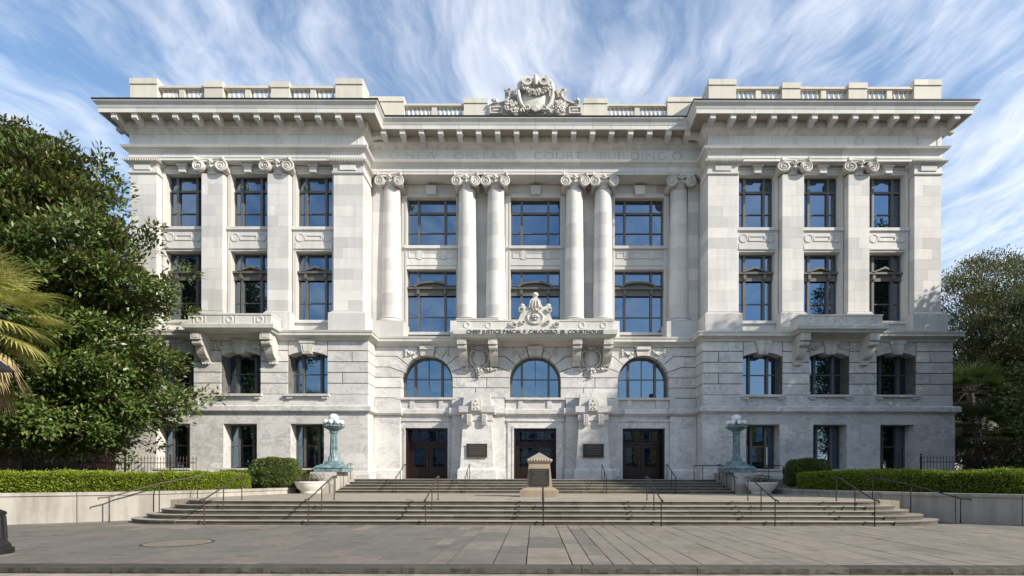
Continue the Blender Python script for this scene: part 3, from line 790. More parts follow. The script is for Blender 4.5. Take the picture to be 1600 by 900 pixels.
for x in AX:
    for s in (-1, 1):
        q = lambda p: (x+s*(p[0]-x), p[1])
        cblock('voussoir', [q(p) for p in iarc(x,57,75)]+[q(rad_at(x,75,9.74)), q(rad_at(x,57,9.74))])
    m = MB().poly_y(iarc(x,76,104,5)+[rad_at(x,104,9.74), rad_at(x,76,9.74)], YBC-.10, YBC+.60)
    m.box(x-.42,x+.42,YBC-.2,YBC,9.55,9.75); m.build('keystone', M['carving'], court)
    for s in (-1, 1):
        m = MB(); garland(m, x+s*.55, 9.55, x+s*1.25, 9.5, .24, YBC-.03, .07)
        for k in range(5): m.ball((x+s*1.32, YBC-.04, 9.58-.1*k), .075, 6, 4)
        m.build('garland', M['carving'], court, 60)
    # backing that closes the joints, with the arched hole
    def ringf(m, d0, d1):
        ou = [(x+1.585*math.cos(R(a)), SP+1.585*math.sin(R(a))) for a in range(0,181,10)]; inn = [(x+1.46*math.cos(R(a)), SP+1.46*math.sin(R(a))) for a in range(180,-1,-10)]
        m.poly_y(ou+inn, d0-.02, d1); m.box(x-1.585,x-1.46,d0-.02,d1,6.55,SP); m.box(x+1.46,x+1.585,d0-.02,d1,6.55,SP)
        m.box(x-.025,x+.025,d0+.02,d1,6.6,9.2)
    window(x, 32.62, 3.2, 6.55, 9.3, (.235,.765), [(.46,.03)], ex=ringf)
# backing for the joints: a plain slab behind the stones with square holes wider than the arches
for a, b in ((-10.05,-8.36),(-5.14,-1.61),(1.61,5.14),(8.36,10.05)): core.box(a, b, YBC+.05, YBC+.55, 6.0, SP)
core.build('backing_wall', M['jointdark'], court)

# ---------- upper storeys of the wings
def pilaster_stones(x0, x1, y, z0, z1, yb, n, parent, sides=True):
    pm = MB().box(x0+.012, x1-.012, y+.012, yb, z0, z1).build('pilaster', T, parent)
    H = (z1-z0)/n; w = x1-x0
    for i in range(n):
        za, zb = z0+H*i, z0+H*(i+1)
        cuts = [x0, x1] if w < 1.0 else [x0, x0+w*rb.choice((.32,.5,.66)) if (i % 3 != 1) else x1, x1]
        cuts = sorted(set(cuts))
        for a, b in zip(cuts[:-1], cuts[1:]):
            if b-a < .05: continue
            block('pilaster_block', a+(.003 if a > x0+.01 else 0), b-(.003 if b < x1-.01 else 0), y, yb-.01, za+.003, zb-.003, T, pm)
    return pm

# Ionic capital with corner volutes; built once, shared
def spiral(r0, turns=2.1, n=34, sgn=1, a0=90):
    return [(sgn*r0*(1-.83*i/(n-1))*math.cos(R(a0)-2*math.pi*turns*i/(n-1)), r0*(1-.83*i/(n-1))*math.sin(R(a0)-2*math.pi*turns*i/(n-1))) for i in range(n)]
def volute(m, cx, cy, cz, r, rot, sgn, depth=.16):
    st = len(m.v)
    pts = spiral(r, sgn=sgn)
    m.tube([(p[0], 0, p[1]) for p in pts], [r*.19*(1-.45*i/len(pts)) for i in range(len(pts))], 6)
    m.lathe([(r*.93,-depth),(r*.96,-.02),(r*.5,.0)], 0, 0, 0, 18); 
    # lathe is about z: turn it to face -y
    k = len(m.v)-18*3
    for i in range(k, len(m.v)):
        x, y, z = m.v[i]; m.v[i] = (x, -z, y)
    m.ball((0,-.03,0), r*.16, 8, 5)
    m.xf(Matrix.Translation((cx,cy,cz)) @ Matrix.Rotation(rot,4,'Z'), st)
def capital_mesh():
    m = MB(); W = .80
    ab = []                                                 # concave abacus
    for k in range(4):
        a = R(90*k)
        for t in np.linspace(-1,1,9)[:-1]:
            u = t*W; d = W-.16*(1-t*t); x, y = u, -d
            ab.append((x*math.cos(a)-y*math.sin(a), x*math.sin(a)+y*math.cos(a)))
    m.poly_z(ab, .80, .87); m.poly_z([(p[0]*.95,p[1]*.95) for p in ab], .74, .80)
    m.lathe([(.50,0),(.55,.03),(.55,.07),(.50,.09),(.50,.26),(.58,.34),(.64,.44),(.60,.52),(.60,.74)], 0, 0, 0, 24)
    for k in range(16):                                      # eggs
        a = 2*math.pi*k/16; m.ball((.62*math.cos(a),.62*math.sin(a),.42), (.075,.075,.095), 6, 5)
    for f in range(4):
        st = len(m.v)
        for s in (-1, 1):
            if f % 2 == 0: volute(m, s*.60, -.70, .40, .34, R(s*9), s)
            else:                                            # bolster between the front and rear volutes
                k0 = len(m.v); m.lathe([(.30,-.60),(.27,-.5),(.19,-.12),(.21,0),(.19,.12),(.27,.5),(.30,.60)], 0, 0, 0, 14); m.xf(Matrix.Translation((0,-.60,.40)) @ Matrix.Rotation(R(90),4,'Y'), k0) if s == 1 else None
            m.tube([(0,-.60,.70),(s*.25,-.62,.69),(s*.45,-.66,.70),(s*.60,-.69,.72)], [.05,.05,.055,.06], 6)
        for e in ((0,.70,.12),(-.11,.62,.08),(.11,.62,.08),(0,.56,.08)): m.ball((e[0],-.66,e[1]), e[2], 7, 5)
        m.xf(Matrix.Rotation(R(90*f),4,'Z'), st)
    for k in range(4):
        a = R(45+90*k); m.box(-.06,.06,-.06,.06,.72,.90); st = len(m.v)-8; m.xf(Matrix.Translation((1.06*math.cos(a)*.97,1.06*math.sin(a)*.97,0)) @ Matrix.Rotation(a,4,'Z'), st)
    return m.mesh('capital', M['carving'], 45)
CAP = capital_mesh()
def capital(x, y, z, parent, s=1.0):
    o = link('capital', CAP); o.location = (x,y,z); o.scale = (s, s, 1.0); set_parent(o, parent); return o

def ring_sweep(name, prof, x0, x1, y, yb, mat, parent):
    return sweep_blocks(name, prof, [(x0,yb),(x0,y),(x1,y),(x1,yb)], 3, mat, parent)
for sg in (-1, 1):
    wall_holes = [(sg*b-1.12, sg*b+1.12, z0, z1) for b in BAYS for z0, z1 in ((11.23,15.46),(16.93,20.24))]
    xa, xb = sorted((sg*10.8, sg*24.4))
    lv = [10.33,11.23,12.1,12.95,13.8,14.6,15.46,16.93,17.8,18.6,19.4,20.24,20.72]
    block_wall(xa, xb, lv, 31.5, .62, wall_holes, 1.6, .006, .012, T, 'upper_wall', 'wall_block', court)
    for b in BAYS:
        xc = sg*b
        window(xc, 31.96, 2.24, 11.23, 15.46, (.22,.76), [(.28,.03),(.76,.03)], 'pediment')
        window(xc, 31.96, 2.24, 16.93, 20.24, (.22,.76), [(.32,.03),(.73,.07)])
        m = MB()                                              # frame strips, ledge and head round each window
        for s2 in (-1, 1):
            m.box(*sorted((xc+s2*1.12, xc+s2*1.30)), 31.43, 31.5, 11.23, 20.30)
        m.build('window_surround', T, court)
        m = MB(); m.box(xc-1.32, xc+1.32, 31.34, 31.5, 16.76, 16.94); m.box(xc-1.12,xc+1.12,31.42,31.5,16.66,16.76)
        m.box(xc-1.118,xc+1.118,31.44,31.5,15.98,16.66)
        m.box(xc-1.118,xc+1.118,31.40,31.5,15.72,15.98); m.box(xc-1.118,xc+1.118,31.36,31.5,15.60,15.72); m.box(xc-1.118,xc+1.118,31.43,31.5,15.47,15.60)
        for s2 in (-1, 1):
            st = len(m.v); m.lathe([(.27,0),(.27,.045),(.21,.05),(.20,.02),(.0,.02)], 0, 0, 0, 18)
            m.xf(Matrix.Translation((xc+s2*.82,31.44,16.31)) @ Matrix.Rotation(R(90),4,'X'), st)
        m.box(xc-.45,xc+.45,31.40,31.44,16.40,16.48); m.box(xc-.45,xc+.45,31.40,31.44,16.12,16.20); m.box(xc-.52,xc-.45,31.40,31.44,16.12,16.48); m.box(xc+.45,xc+.52,31.40,31.44,16.12,16.48)
        m.build('spandrel', T, court)
        m = MB(); m.box(xc-1.3, xc+1.3, 31.38, 31.9, 11.06, 11.235); m.build('sill', T, court)
        m = MB(); m.poly_y([(xc-.20,20.24),(xc+.20,20.24),(xc+.25,20.74),(xc-.25,20.74)], 31.28, 31.5); m.box(xc-.32,xc+.32,31.22,31.5,20.60,20.74)
        for s2 in (-1,1): m.box(*sorted((xc+s2*.42, xc+s2*1.05)), 31.44,31.5,20.36,20.42); m.box(*sorted((xc+s2*.42, xc+s2*1.05)), 31.44,31.5,20.54,20.58)
        m.build('keystone', T, court)
    for a, b in ((14.95,16.22),(18.95,20.22)):                 # pilasters with Ionic capitals
        x0, x1 = sorted((sg*a, sg*b))
        pm = pilaster_stones(x0, x1, YW, 11.66, 19.98, 31.5, 13, court)
        capital((x0+x1)/2, YW+.52, 19.90, pm, 1.12)
        sweep_blocks('pilaster_base', [(-.25,11.52),(.10,11.52),(.12,11.57),(.06,11.62),(.08,11.66),(-.25,11.66)], [(x0,31.5),(x0,YW),(x1,YW),(x1,31.5)], 3, T, pm)
        MB().box(x0-.16, x1+.16, YW-.16, 31.48, 10.34, 11.52).build('pedestal', T, pm)
    for a, b in ((10.45,12.22),(22.95,24.55)):                 # corner piers
        x0, x1 = sorted((sg*a, sg*b))
        yb = 32.45
        pm = pilaster_stones(x0, x1, YW, 11.66, 19.95, yb, 13, court)
        pth = [(x0,yb),(x0,YW),(x1,YW),(x1,yb)]
        sweep_blocks('pilaster_base', [(-.25,11.52),(.10,11.52),(.12,11.57),(.06,11.62),(.08,11.66),(-.25,11.66)], pth, 9, T, pm)
        sweep_blocks('pedestal', [(-.5,10.34),(.24,10.34),(.24,11.46),(.19,11.52),(-.5,11.52)], pth, 9, T, pm)
        sweep_blocks('pier_necking', [(-.3,19.95),(.07,19.95),(.09,20.0),(.09,20.08),(.03,20.12),(.03,20.42),(.07,20.46),(.07,20.52),(-.3,20.52)], pth, 9, T, pm)
        sweep_blocks('pier_cap', [(-.3,20.52),(.10,20.52),(.24,20.62),(.30,20.70),(.24,20.76),(-.3,20.76)], pth, 9, M['carving'], pm)
        m = MB(); k = 15                                       # egg and dart along the cap
        for i in range(k):
            xx = x0-.2+(x1-x0+.4)*i/(k-1); m.ball((xx, YW-.24, 20.66), (.05,.07,.08), 6, 5)
        m.build('egg_moulding', M['carving'], pm)
        MB().box((x0+x1)/2-.48,(x0+x1)/2+.48, YW-.12, YW-.02, 20.14, 20.46).build('neck_panel', T, pm)
        if a < 12:
            MB().box(*sorted((sg*10.47,sg*12.0)), 32.44, 34.2, 10.3, 20.7).build('return_wall', T, court)
        else:
            MB().box(*sorted((sg*23.0,sg*24.53)), 32.44, 62, 10.3, 20.7).build('side_wall', T, court)

# ---------- centre: engaged giant columns before a window wall
block_wall(-10.5, 10.5, [10.3,11.02,11.85,12.7,13.5,14.35,15.17,16.67,17.5,18.3,19.1,19.86,20.75], 33.5, .6,
           [(x-1.62, x+1.62, z0, z1) for x in (-6.78,0,6.78) for z0, z1 in ((11.02,15.17),(16.67,19.86))], 1.5, .006, .012, T, 'centre_wall', 'wall_block', court)
for x in (-6.78,0,6.78):
    window(x, 33.86, 3.24, 11.02, 15.17, (.22,.76), [(.275,.03),(.78,.03)], 'segment')
    window(x, 33.86, 3.24, 16.67, 19.86, (.22,.76), [(.325,.03),(.73,.07)])
    m = MB()
    for s2 in (-1, 1): m.box(*sorted((x+s2*1.62, x+s2*1.95)), 33.40, 33.5, 11.02, 19.95); m.box(*sorted((x+s2*1.62, x+s2*1.70)), 33.36, 33.4, 11.02, 19.95)
    m.box(x-1.62, x+1.62, 33.40, 33.5, 19.86, 20.1)
    m.build('window_surround', T, court)
    m = MB(); m.box(x-1.75,x+1.75,33.28,33.4,16.50,16.68); m.box(x-1.618,x+1.618,33.42,33.5,15.75,16.50); m.box(x-1.618,x+1.618,33.36,33.5,15.42,15.75); m.box(x-1.618,x+1.618,33.40,33.5,15.18,15.42)
    for c0, c1 in ((-1.45,-.95),(-.6,.6),(.95,1.45)):
        m.box(x+c0,x+c1,33.385,33.42,16.26,16.32); m.box(x+c0,x+c1,33.385,33.42,15.90,15.96)
        for e in (c0,c1): m.box(x+e-.035,x+e+.035,33.38,33.42,15.90,16.32)
    for c in (-.78,.78): m.box(x+c-.13,x+c+.13,33.37,33.42,15.82,16.40)
    m.build('spandrel', T, court)
    m = MB(); m.poly_y([(x-.30,19.98),(x+.30,19.98),(x+.34,20.55),(x-.34,20.55)],33.2,33.5); m.build('keystone', T, court)
    MB().box(x-1.95,x+1.95,33.2,33.8,10.85,11.03).build('sill', T, court)
YCOL = 32.98
def drum_mesh(i, n, z0, z1):
    def r(z):
        t = (z-11.7)/(19.95-11.7); return .625-.10*t**1.7
    return MB().lathe([(r(z0),z0),(r((z0+z1)/2),(z0+z1)/2),(r(z1),z1)], 0, 0, 0, 36).mesh('drum', T, 40)
ND = 11; zs_ = [11.78+(19.92-11.78)*i/ND for i in range(ND+1)]
DR = [drum_mesh(i, ND, zs_[i]+.003, zs_[i+1]-.003) for i in range(ND)]
BASE = MB().lathe([(.80,11.40),(.86,11.46),(.86,11.54),(.80,11.60),(.70,11.62),(.70,11.66),(.75,11.69),(.75,11.74),(.68,11.78)], 0, 0, 0, 32).mesh('column_base', T, 45)
CORE = MB().lathe([(.60,11.6),(.50,19.95)], 0, 0, 0, 20).mesh('column', T, 45)
for x in (-9.25,-4.40,-2.55,2.50,4.35,9.22):
    c = link('column', CORE); c.location = (x,YCOL,0); set_parent(c, court)
    for d in DR:
        o = link('drum', d); o.location = (x,YCOL,0); o.rotation_euler = (0,0,rb.uniform(0,6)); set_parent(o, c)
    o = link('column_base', BASE); o.location = (x,YCOL,0); set_parent(o, c)
    capital(x, YCOL, 19.92, c, .98)
    s = .86
    MB().box(x-.92 if abs(x) < 9 else x-1.0*(1 if x > 0 else 1.1), x+.92 if abs(x) < 9 else x+1.0, 32.02, 33.49, 10.34, 11.40).build('pedestal', T, c)
for sg in (-1, 1):                                             # pilaster behind the end columns
    x0, x1 = sorted((sg*9.75, sg*10.44)); pilaster_stones(x0, x1, 32.75, 11.4, 20.7, 33.49, 13, court)
    MB().box(*sorted((sg*9.4,sg*10.44)), 32.55, 33.45, 10.33, 11.4).build('pedestal', T, court)

# ---------- entablature
ent = [(-24.55,62),(-24.55,YW),(-10.45,YW),(-10.45,YC),(10.45,YC),(10.45,YW),(24.55,YW),(24.55,62)]
sk = ()
sweep_blocks('architrave_block', [(-1.1,20.76),(.02,20.76),(.02,20.90),(.05,20.92),(.05,21.20),(.10,21.24),(-1.1,21.24)], ent, 2.0, M['cornice'], court, skip=sk, gap=.012)
sweep_blocks('architrave_moulding', [(-.9,21.24),(.10,21.24),(.16,21.32),(.30,21.38),(.36,21.50),(.30,21.54),(-.9,21.54)], ent, 1.9, M['cornice'], court, skip=sk, gap=.012)
sweep_blocks('frieze_block', [(-.7,21.54),(.03,21.54),(.03,22.30),(-.7,22.30)], ent, 1.3, M['cornice'], court, skip=sk, gap=.012)
sweep_blocks('bed_moulding', [(-.9,22.30),(.05,22.30),(.10,22.36),(.22,22.50),(.34,22.56),(.34,22.66),(.34,22.94),(-.9,22.94)], ent, 1.7, M['carving'], court, skip=sk)
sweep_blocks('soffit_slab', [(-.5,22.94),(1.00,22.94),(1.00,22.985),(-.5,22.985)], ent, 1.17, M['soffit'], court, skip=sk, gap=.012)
sweep_blocks('cornice_block', [(.2,22.985),(.985,22.985),(.985,22.93),(1.05,22.93),(1.05,23.16),(1.08,23.19),(1.08,23.24),(.2,23.24)], ent, 1.17, M['cornice'], court, skip=sk, gap=.012)
sweep_blocks('cornice_block', [(.2,23.24),(1.09,23.24),(1.12,23.34),(1.20,23.42),(1.25,23.48),(1.25,23.53),(.2,23.54)], ent, 1.75, M['cornice'], court, skip=sk, gap=.012)
sweep_blocks('roof_flashing', [(-.2,23.542),(1.27,23.535),(1.29,23.615),(-.2,23.625)], ent, 60, M['flash'], court, skip=sk, gap=0)
MOD = MB().poly_x([(-.38,.0),(-.40,-.06),(-.96,-.06),(-.99,.0)], -.19, .19)      # cap of the bracket
MOD.poly_x([(.05,-.06),(.05,-.42),(-.40,-.36),(-.62,-.30),(-.84,-.31),(-.93,-.26),(-.94,-.06)], -.155, .155)
MOD.tube([(-.156,-.86,-.22),(.156,-.86,-.22)], .11, 10)
MODM = MOD.mesh('modillion', T, 40)
def modillion(x, y, rot=0):
    o = link('modillion', MODM); o.location = (x,y,22.938); o.rotation_euler = (0,0,rot); set_parent(o, court)
for i in range(13):
    for sg in (-1, 1): modillion(sg*(10.05+1.195*i+.36), YW-.02)
for i in range(-8, 9): modillion(1.17*i, YC-.02)
for sg in (-1, 1):
    for k in range(6): modillion(sg*24.57, 31.3+1.2*k, R(90)*sg)
    modillion(sg*10.43, 31.75, R(-90)*sg)
# wreath rings and end panels in the frieze
for x, y in [(s*q, YW) for s in (-1,1) for q in (15.58,19.58)] + [(s*8.95, YC) for s in (-1,1)]:
    m = MB(); m.lathe([(.20,0),(.22,.035),(.28,.04),(.31,.03),(.32,0)], 0, 0, 0, 26, cap=False); m.xf(Matrix.Translation((x,y-.032,21.93)) @ Matrix.Rotation(R(90),4,'X')); m.build('wreath', T, court, 50)
for sg in (-1, 1):
    for c in (11.35, 23.7):
        m = MB(); x0, x1 = sg*c-.62, sg*c+.62
        m.box(x0,x1,YW-.055,YW-.03,22.16,22.20); m.box(x0,x1,YW-.055,YW-.03,21.64,21.68); m.box(x0,x0+.04,YW-.055,YW-.03,21.64,22.2); m.box(x1-.04,x1,YW-.055,YW-.03,21.64,22.2)
        m.build('frieze_panel', T, court)
def lettering(name, body, x, y, z, height, width, mat, depth, parent, spacing=1.0, bold=0, split=False):
    c = bpy.data.curves.new('txt', 'FONT'); c.body = body; c.size = height/.70; c.extrude = depth/2; c.align_x = 'CENTER'; c.space_character = spacing; c.offset = bold; c.resolution_u = 3
    o = bpy.data.objects.new('txt', c); COL.objects.link(o); bpy.context.view_layer.update()
    me = bpy.data.meshes.new_from_object(o); me.name = name; bpy.data.objects.remove(o)
    co = np.empty(len(me.vertices)*3, dtype=np.float32); me.vertices.foreach_get('co', co); co = co.reshape(-1,3)
    w = co[:,0].max()-co[:,0].min(); cxx = (co[:,0].max()+co[:,0].min())/2
    s = width/w
    new = np.stack([(co[:,0]-cxx)*s, -co[:,2], co[:,1]], axis=1); me.vertices.foreach_set('co', new.reshape(-1).astype(np.float32)); me.materials.clear(); me.materials.append(mat); me.update()
    if not split:
        o = link(name, me); o.location = (x,y,z); set_parent(o, parent); return o
    # one object for each letter: connected pieces of the outline
    par = list(range(len(me.vertices)))
    def root(i):
        while par[i] != i: par[i] = par[par[i]]; i = par[i]
        return i
    for e in me.edges: par[root(e.vertices[0])] = root(e.vertices[1])
    grp = {}
    for p in me.polygons: grp.setdefault(root(p.vertices[0]), []).append(p)
    for ps in grp.values():
        ids = sorted({i for p in ps for i in p.vertices}); ix = {v: k for k, v in enumerate(ids)}
        m = MB().add([me.vertices[i].co for i in ids], [tuple(ix[i] for i in p.vertices) for p in ps])
        o = m.build('frieze_letter', mat); o.location = (x,y,z); set_parent(o, parent)
lettering('frieze_lettering', 'NEW - ORLEANS - COURT - BUILDING', .0, YC-.034, 21.70, .50, 16.4, M['friezegrey'], .012, court, 1.15, -.012, True)

# ---------- parapet
def balustrade(xa, xb, y, z0, z1, parent):
    rail = MB().box(xa, xb, y-.06, y+.34, z1-.13, z1)
    rail.box(xa, xb, y-.02, y+.32, z1-.18, z1-.13)
    mid = (xa+xb)/2; rail.box(mid-.16, mid+.16, y, y+.3, z0, z1-.18)
    o = rail.build('balustrade', M['parapet'], parent)
    MB().box(xa, xb, y-.05, y+.35, z0-.7, z0).build('balustrade_base', M['parapet'], o)
    for s, e in ((xa+.1, mid-.2), (mid+.2, xb-.1)):
        k = max(3, round((e-s)/.28))
        for i in range(k):
            b = link('baluster', BAL); b.location = (s+(e-s)*(i+.5)/k, y+.15, z0); b.scale = (1.1,1.1,(z1-.18-z0)); set_parent(b, o)
BAL = MB().lathe([(.085,0),(.085,.08),(.05,.14),(.10,.35),(.10,.45),(.05,.75),(.045,.85),(.085,.92),(.085,1)], 0, 0, 0, 9).mesh('baluster', M['parapet'], 40)
PZ0 = 23.62
for sg in (-1, 1):
    PI = [(10.5,12.15,25.75),(14.95,16.05,25.55),(18.98,20.1,25.55),(22.95,24.6,25.75)]
    for a, b, z in PI:
        x0, x1 = sorted((sg*a, sg*b)); m = MB(); m.box(x0, x1, 31.05, 32.2 if b-a > 1.3 else 31.6, PZ0, z-.34); pp = m.build('parapet_pier', M['parapet'], court)
        q = 2 if b-a > 1.3 else 1
        for k in range(q):
            block('coping_stone', x0-.02+(x1-x0+.04)*k/q+.003, x0-.02+(x1-x0+.04)*(k+1)/q-.003, 31.0, 32.25 if b-a > 1.3 else 31.65, z-.338, z, M['parapet'], pp)
    for (a0, b0, _), (a1, b1, _) in zip(PI[:-1], PI[1:]):
        x0, x1 = sorted((sg*b0, sg*a1)); balustrade(x0, x1, 31.15, 24.45, 25.36, court)
    # centre parapet: blocks by the wings, balustrade, blocks by the crest
    for a, b, z in ((8.35,10.5,25.7),(3.05,4.55,25.6)):
        x0, x1 = sorted((sg*a, sg*b)); pp = MB().box(x0, x1, 32.45, 33.1, PZ0, z-.3).build('parapet_pier', M['parapet'], court)
        for k in range(2): block('coping_stone', x0-.02+(x1-x0+.04)*k/2+.003, x0-.02+(x1-x0+.04)*(k+1)/2-.003, 32.40, 33.15, z-.298, z, M['parapet'], pp)
    x0, x1 = sorted((sg*4.55, sg*8.35)); balustrade(x0, x1, 32.55, 24.5, 25.32, court)
    MB().box(*sorted((sg*10.6,sg*12.0)), 32.2, 60, PZ0, 24.6).build('parapet_return', M['parapet'], court)
    MB().box(*sorted((sg*23.9,sg*24.55)), 32.2, 61, PZ0, 25.2).build('parapet_return', M['parapet'], court)

# ---------- crest on the parapet
CA = M['carving']
def cluster(m, cx, y, cz, rx, rz, n, r):
    for _ in range(n):
        a = random.uniform(0,2*math.pi); q = math.sqrt(random.random()); rr = r*random.uniform(.6,1.2)
        m.ball((cx+rx*q*math.cos(a), y-random.uniform(0,.18)*(1.1-q), cz+rz*q*math.sin(a)), rr, 6, 5)
def scroll(m, cx, y, cz, r, sgn, a0, turns=1.6, th=.22, wid=.35):
    pts = spiral(r, turns, 30, sgn, a0)
    # ribbon of real thickness: sweep a rectangle along the spiral
    v = []; f = []; n = len(pts)
    for i, p in enumerate(pts):
        k = 1-th*(1-.4*i/n); rr = math.hypot(*p); 
        a = (p[0], p[1]); b = (p[0]*(k if rr > .001 else 1), p[1]*k)
        for q, yy in ((a,-wid/2),(a,wid/2),(b,wid/2),(b,-wid/2)): v.append((cx+q[0], y+yy, cz+q[1]))
    for i in range(n-1):
        for e in range(4): f.append((i*4+e, (i+1)*4+e, (i+1)*4+(e+1)%4, i*4+(e+1)%4))
    f += [(3,2,1,0), tuple(len(v)-4+e for e in range(4))]
    m.add(v, f)
YK = 32.25
MB().box(-3.04,3.04,YK+.15,YK+.72,PZ0,24.349).build('crest_plinth', M['parapet'], court)
half = [(3.04,24.35),(3.04,25.25),(2.75,25.42),(2.35,25.36),(1.95,25.55),(1.95,26.28),(1.30,26.28),(1.12,26.05),(1.02,26.45),(.80,26.85),(.45,27.0),(.2,27.06)]
CRM = Matrix.Translation((0,0,24.35)) @ Matrix.Diagonal((1,1,.87,1)) @ Matrix.Translation((0,0,-24.35))
cr = MB().poly_y(half+[(-x,z) for x, z in reversed(half)], YK+.14, YK+.62).xf(CRM).build('crest', CA, court)
m = MB()                                                    # shield with its rolled frame
m.ball((0,YK+.10,25.30), (.92,.30,.98), 24, 14)
m.poly_y([(.98*math.cos(R(a)), 25.35+1.0*math.sin(R(a))) for a in range(0,360,12)], YK-.02, YK+.2)
m.xf(CRM).build('shield', CA, cr, 50)
for sg in (-1, 1):
    m = MB()
    scroll(m, sg*.50, YK-.14, 26.55, .42, sg, 80, 1.7, .5, .66); m.ball((sg*.50,YK-.20,26.55), (.24,.2,.24), 10, 8)
    m.tube([(sg*1.06,YK-.10,26.15),(sg*1.04,YK-.10,26.55),(sg*.86,YK-.08,26.88),(sg*.5,YK-.06,27.04),(0,YK-.04,27.06)], [.12,.13,.12,.10,.09], 8)
    m.tube([(sg*.97,YK-.14,26.5),(sg*1.10,YK-.20,26.0),(sg*1.05,YK-.24,25.5),(sg*.92,YK-.24,25.05),(sg*.62,YK-.22,24.66),(sg*.42,YK-.24,24.55)], [.12,.13,.13,.12,.11,.09], 8)
    scroll(m, sg*.55, YK-.26, 24.70, .24, -sg, 100, 1.5, .34, .24)
    m.tube([(sg*1.92,YK+.02,26.25),(sg*1.66,YK-.04,26.0),(sg*1.62,YK-.06,25.7),(sg*1.85,YK-.06,25.42),(sg*2.3,YK-.02,25.27),(sg*2.62,YK+.02,25.3)], [.10,.11,.11,.10,.09,.07], 8)
    scroll(m, sg*1.72, YK-.02, 26.12, .2, -sg, 90, 1.4, .34, .28)
    m.xf(CRM).build('scroll_frame', CA, cr, 50)
    m = MB()                                                # sunk key panel at the side
    for x0, x1, z0, z1 in ((2.1,2.9,25.02,25.1),(2.1,2.9,24.6,24.68),(2.1,2.18,24.68,25.02),(2.82,2.9,24.68,25.02),(2.3,2.7,24.8,24.9)): m.box(*sorted((sg*x0,sg*x1)), YK+.02, YK+.15, z0, z1)
    m.xf(CRM).build('key_panel', CA, cr)
m = MB(); m.tube([(0,YK-.05,27.0),(0,YK-.30,26.95),(0,YK-.40,26.6),(0,YK-.36,26.3)], [.10,.14,.16,.12], 10)
for k in (-.13,.13): m.tube([(k*.6,YK-.2,27.0),(k,YK-.36,26.8),(k*1.2,YK-.40,26.45)], [.06,.08,.06], 7)
m.poly_y([(-.55,26.2),(.55,26.2),(.55,26.85),(.3,27.02),(-.3,27.02),(-.55,26.85)], YK-.16, YK+.3); m.xf(CRM).build('keystone', CA, cr, 50)
m = MB()                                                    # shell at the foot of the shield
for k in range(7): an = R(20+140*k/6); m.tube([(0,YK-.28,24.45),(.28*math.cos(an),YK-.34,24.5+.25*math.sin(an)),(.42*math.cos(an),YK-.26,24.5+.42*math.sin(an))], [.05,.085,.06], 7)
m.xf(CRM).build('shell', CA, cr, 60)
m = MB()
for i in range(17):
    t = i/16; cx, cz, q = -.82+1.64*t, 26.2-.34*4*t*(1-t), .10+.10*math.sin(math.pi*t); cluster(m, cx, YK-.28, cz, q, q*1.1, 7, .075)
m.xf(CRM).build('fruit_garland', CA, cr, 70)
for cx, dy, cz, rx, rz, n, r in [(sg*q[0],)+q[1:] for sg in (-1,1) for q in ((1.45,-.14,24.92,.48,.46,100,.085),(1.27,-.16,25.85,.24,.28,36,.08),(2.62,.02,25.46,.18,.16,22,.08),(.85,-.26,24.52,.16,.14,16,.07))]:
    m = MB(); cluster(m, cx, YK+dy, cz, rx, rz, n, r); m.xf(CRM).build('fruit_garland', CA, cr, 70)

# ---------- balconies
def balcony(xc, hw, yw, proj, zs0, zs1, zp, name='balcony'):
    """slab on the string course with a solid parapet"""
    yf = yw-proj
    path = [(xc-hw,yw),(xc-hw,yf),(xc+hw,yf),(xc+hw,yw)]
    b = MB().box(xc-hw+.3, xc+hw-.3, yf+.3, yw+.0, zs0+.02, zs1).build(name, M['balcony'], court)
    sweep_blocks('slab_edge', [(-.3,zs0),(-.02,zs0),(.02,zs0+.08),(.16,zs0+.16),(.18,zs1-.04),(.15,zs1),(-.3,zs1)], path, 2.4, M['balcony'], b)
    sweep_blocks('parapet_block', [(-.34,zs1),(-.06,zs1),(-.06,zp-.10),(-.02,zp-.08),(-.02,zp),(-.38,zp),(-.38,zp-.08),(-.34,zp-.1)], path, 1.6, M['balcony'], b)
    return b, yf
def bracket(xc, yw, yf, ztop, zbot, w, parent):
    d = yw-yf; H = ztop-zbot
    pts = [(yw,ztop),(yf,ztop),(yf,ztop-H*.26)]
    for i in range(7):
        t = i/6; a = R(90*t); pts.append((yf+d*.30+(d*.52)*math.sin(a)*.0+(d*.48)*(1-math.cos(a)), ztop-H*.30-(H*.55)*math.sin(a)))
    pts += [(yw-d*.16,zbot+.04),(yw-d*.05,zbot),(yw,zbot)]
    m = MB().poly_x(pts, xc-w/2, xc+w/2)
    m.box(xc-w/2-.03, xc+w/2+.03, yf-.04, yf+.34, ztop-H*.26, ztop-.001); m.box(xc-w*.3, xc+w*.3, yf-.06, yf-.04, ztop-H*.21, ztop-H*.05)
    for k in (-1,0,1): m.ball((xc+k*w*.3, yw-.12, zbot), .085, 7, 5)
    m.tube([(xc-w/2-.012,yf+.2,ztop-H*.36),(xc+w/2+.012,yf+.2,ztop-H*.36)], .15, 10)
    m.build('bracket', M['carving'], parent, 40)
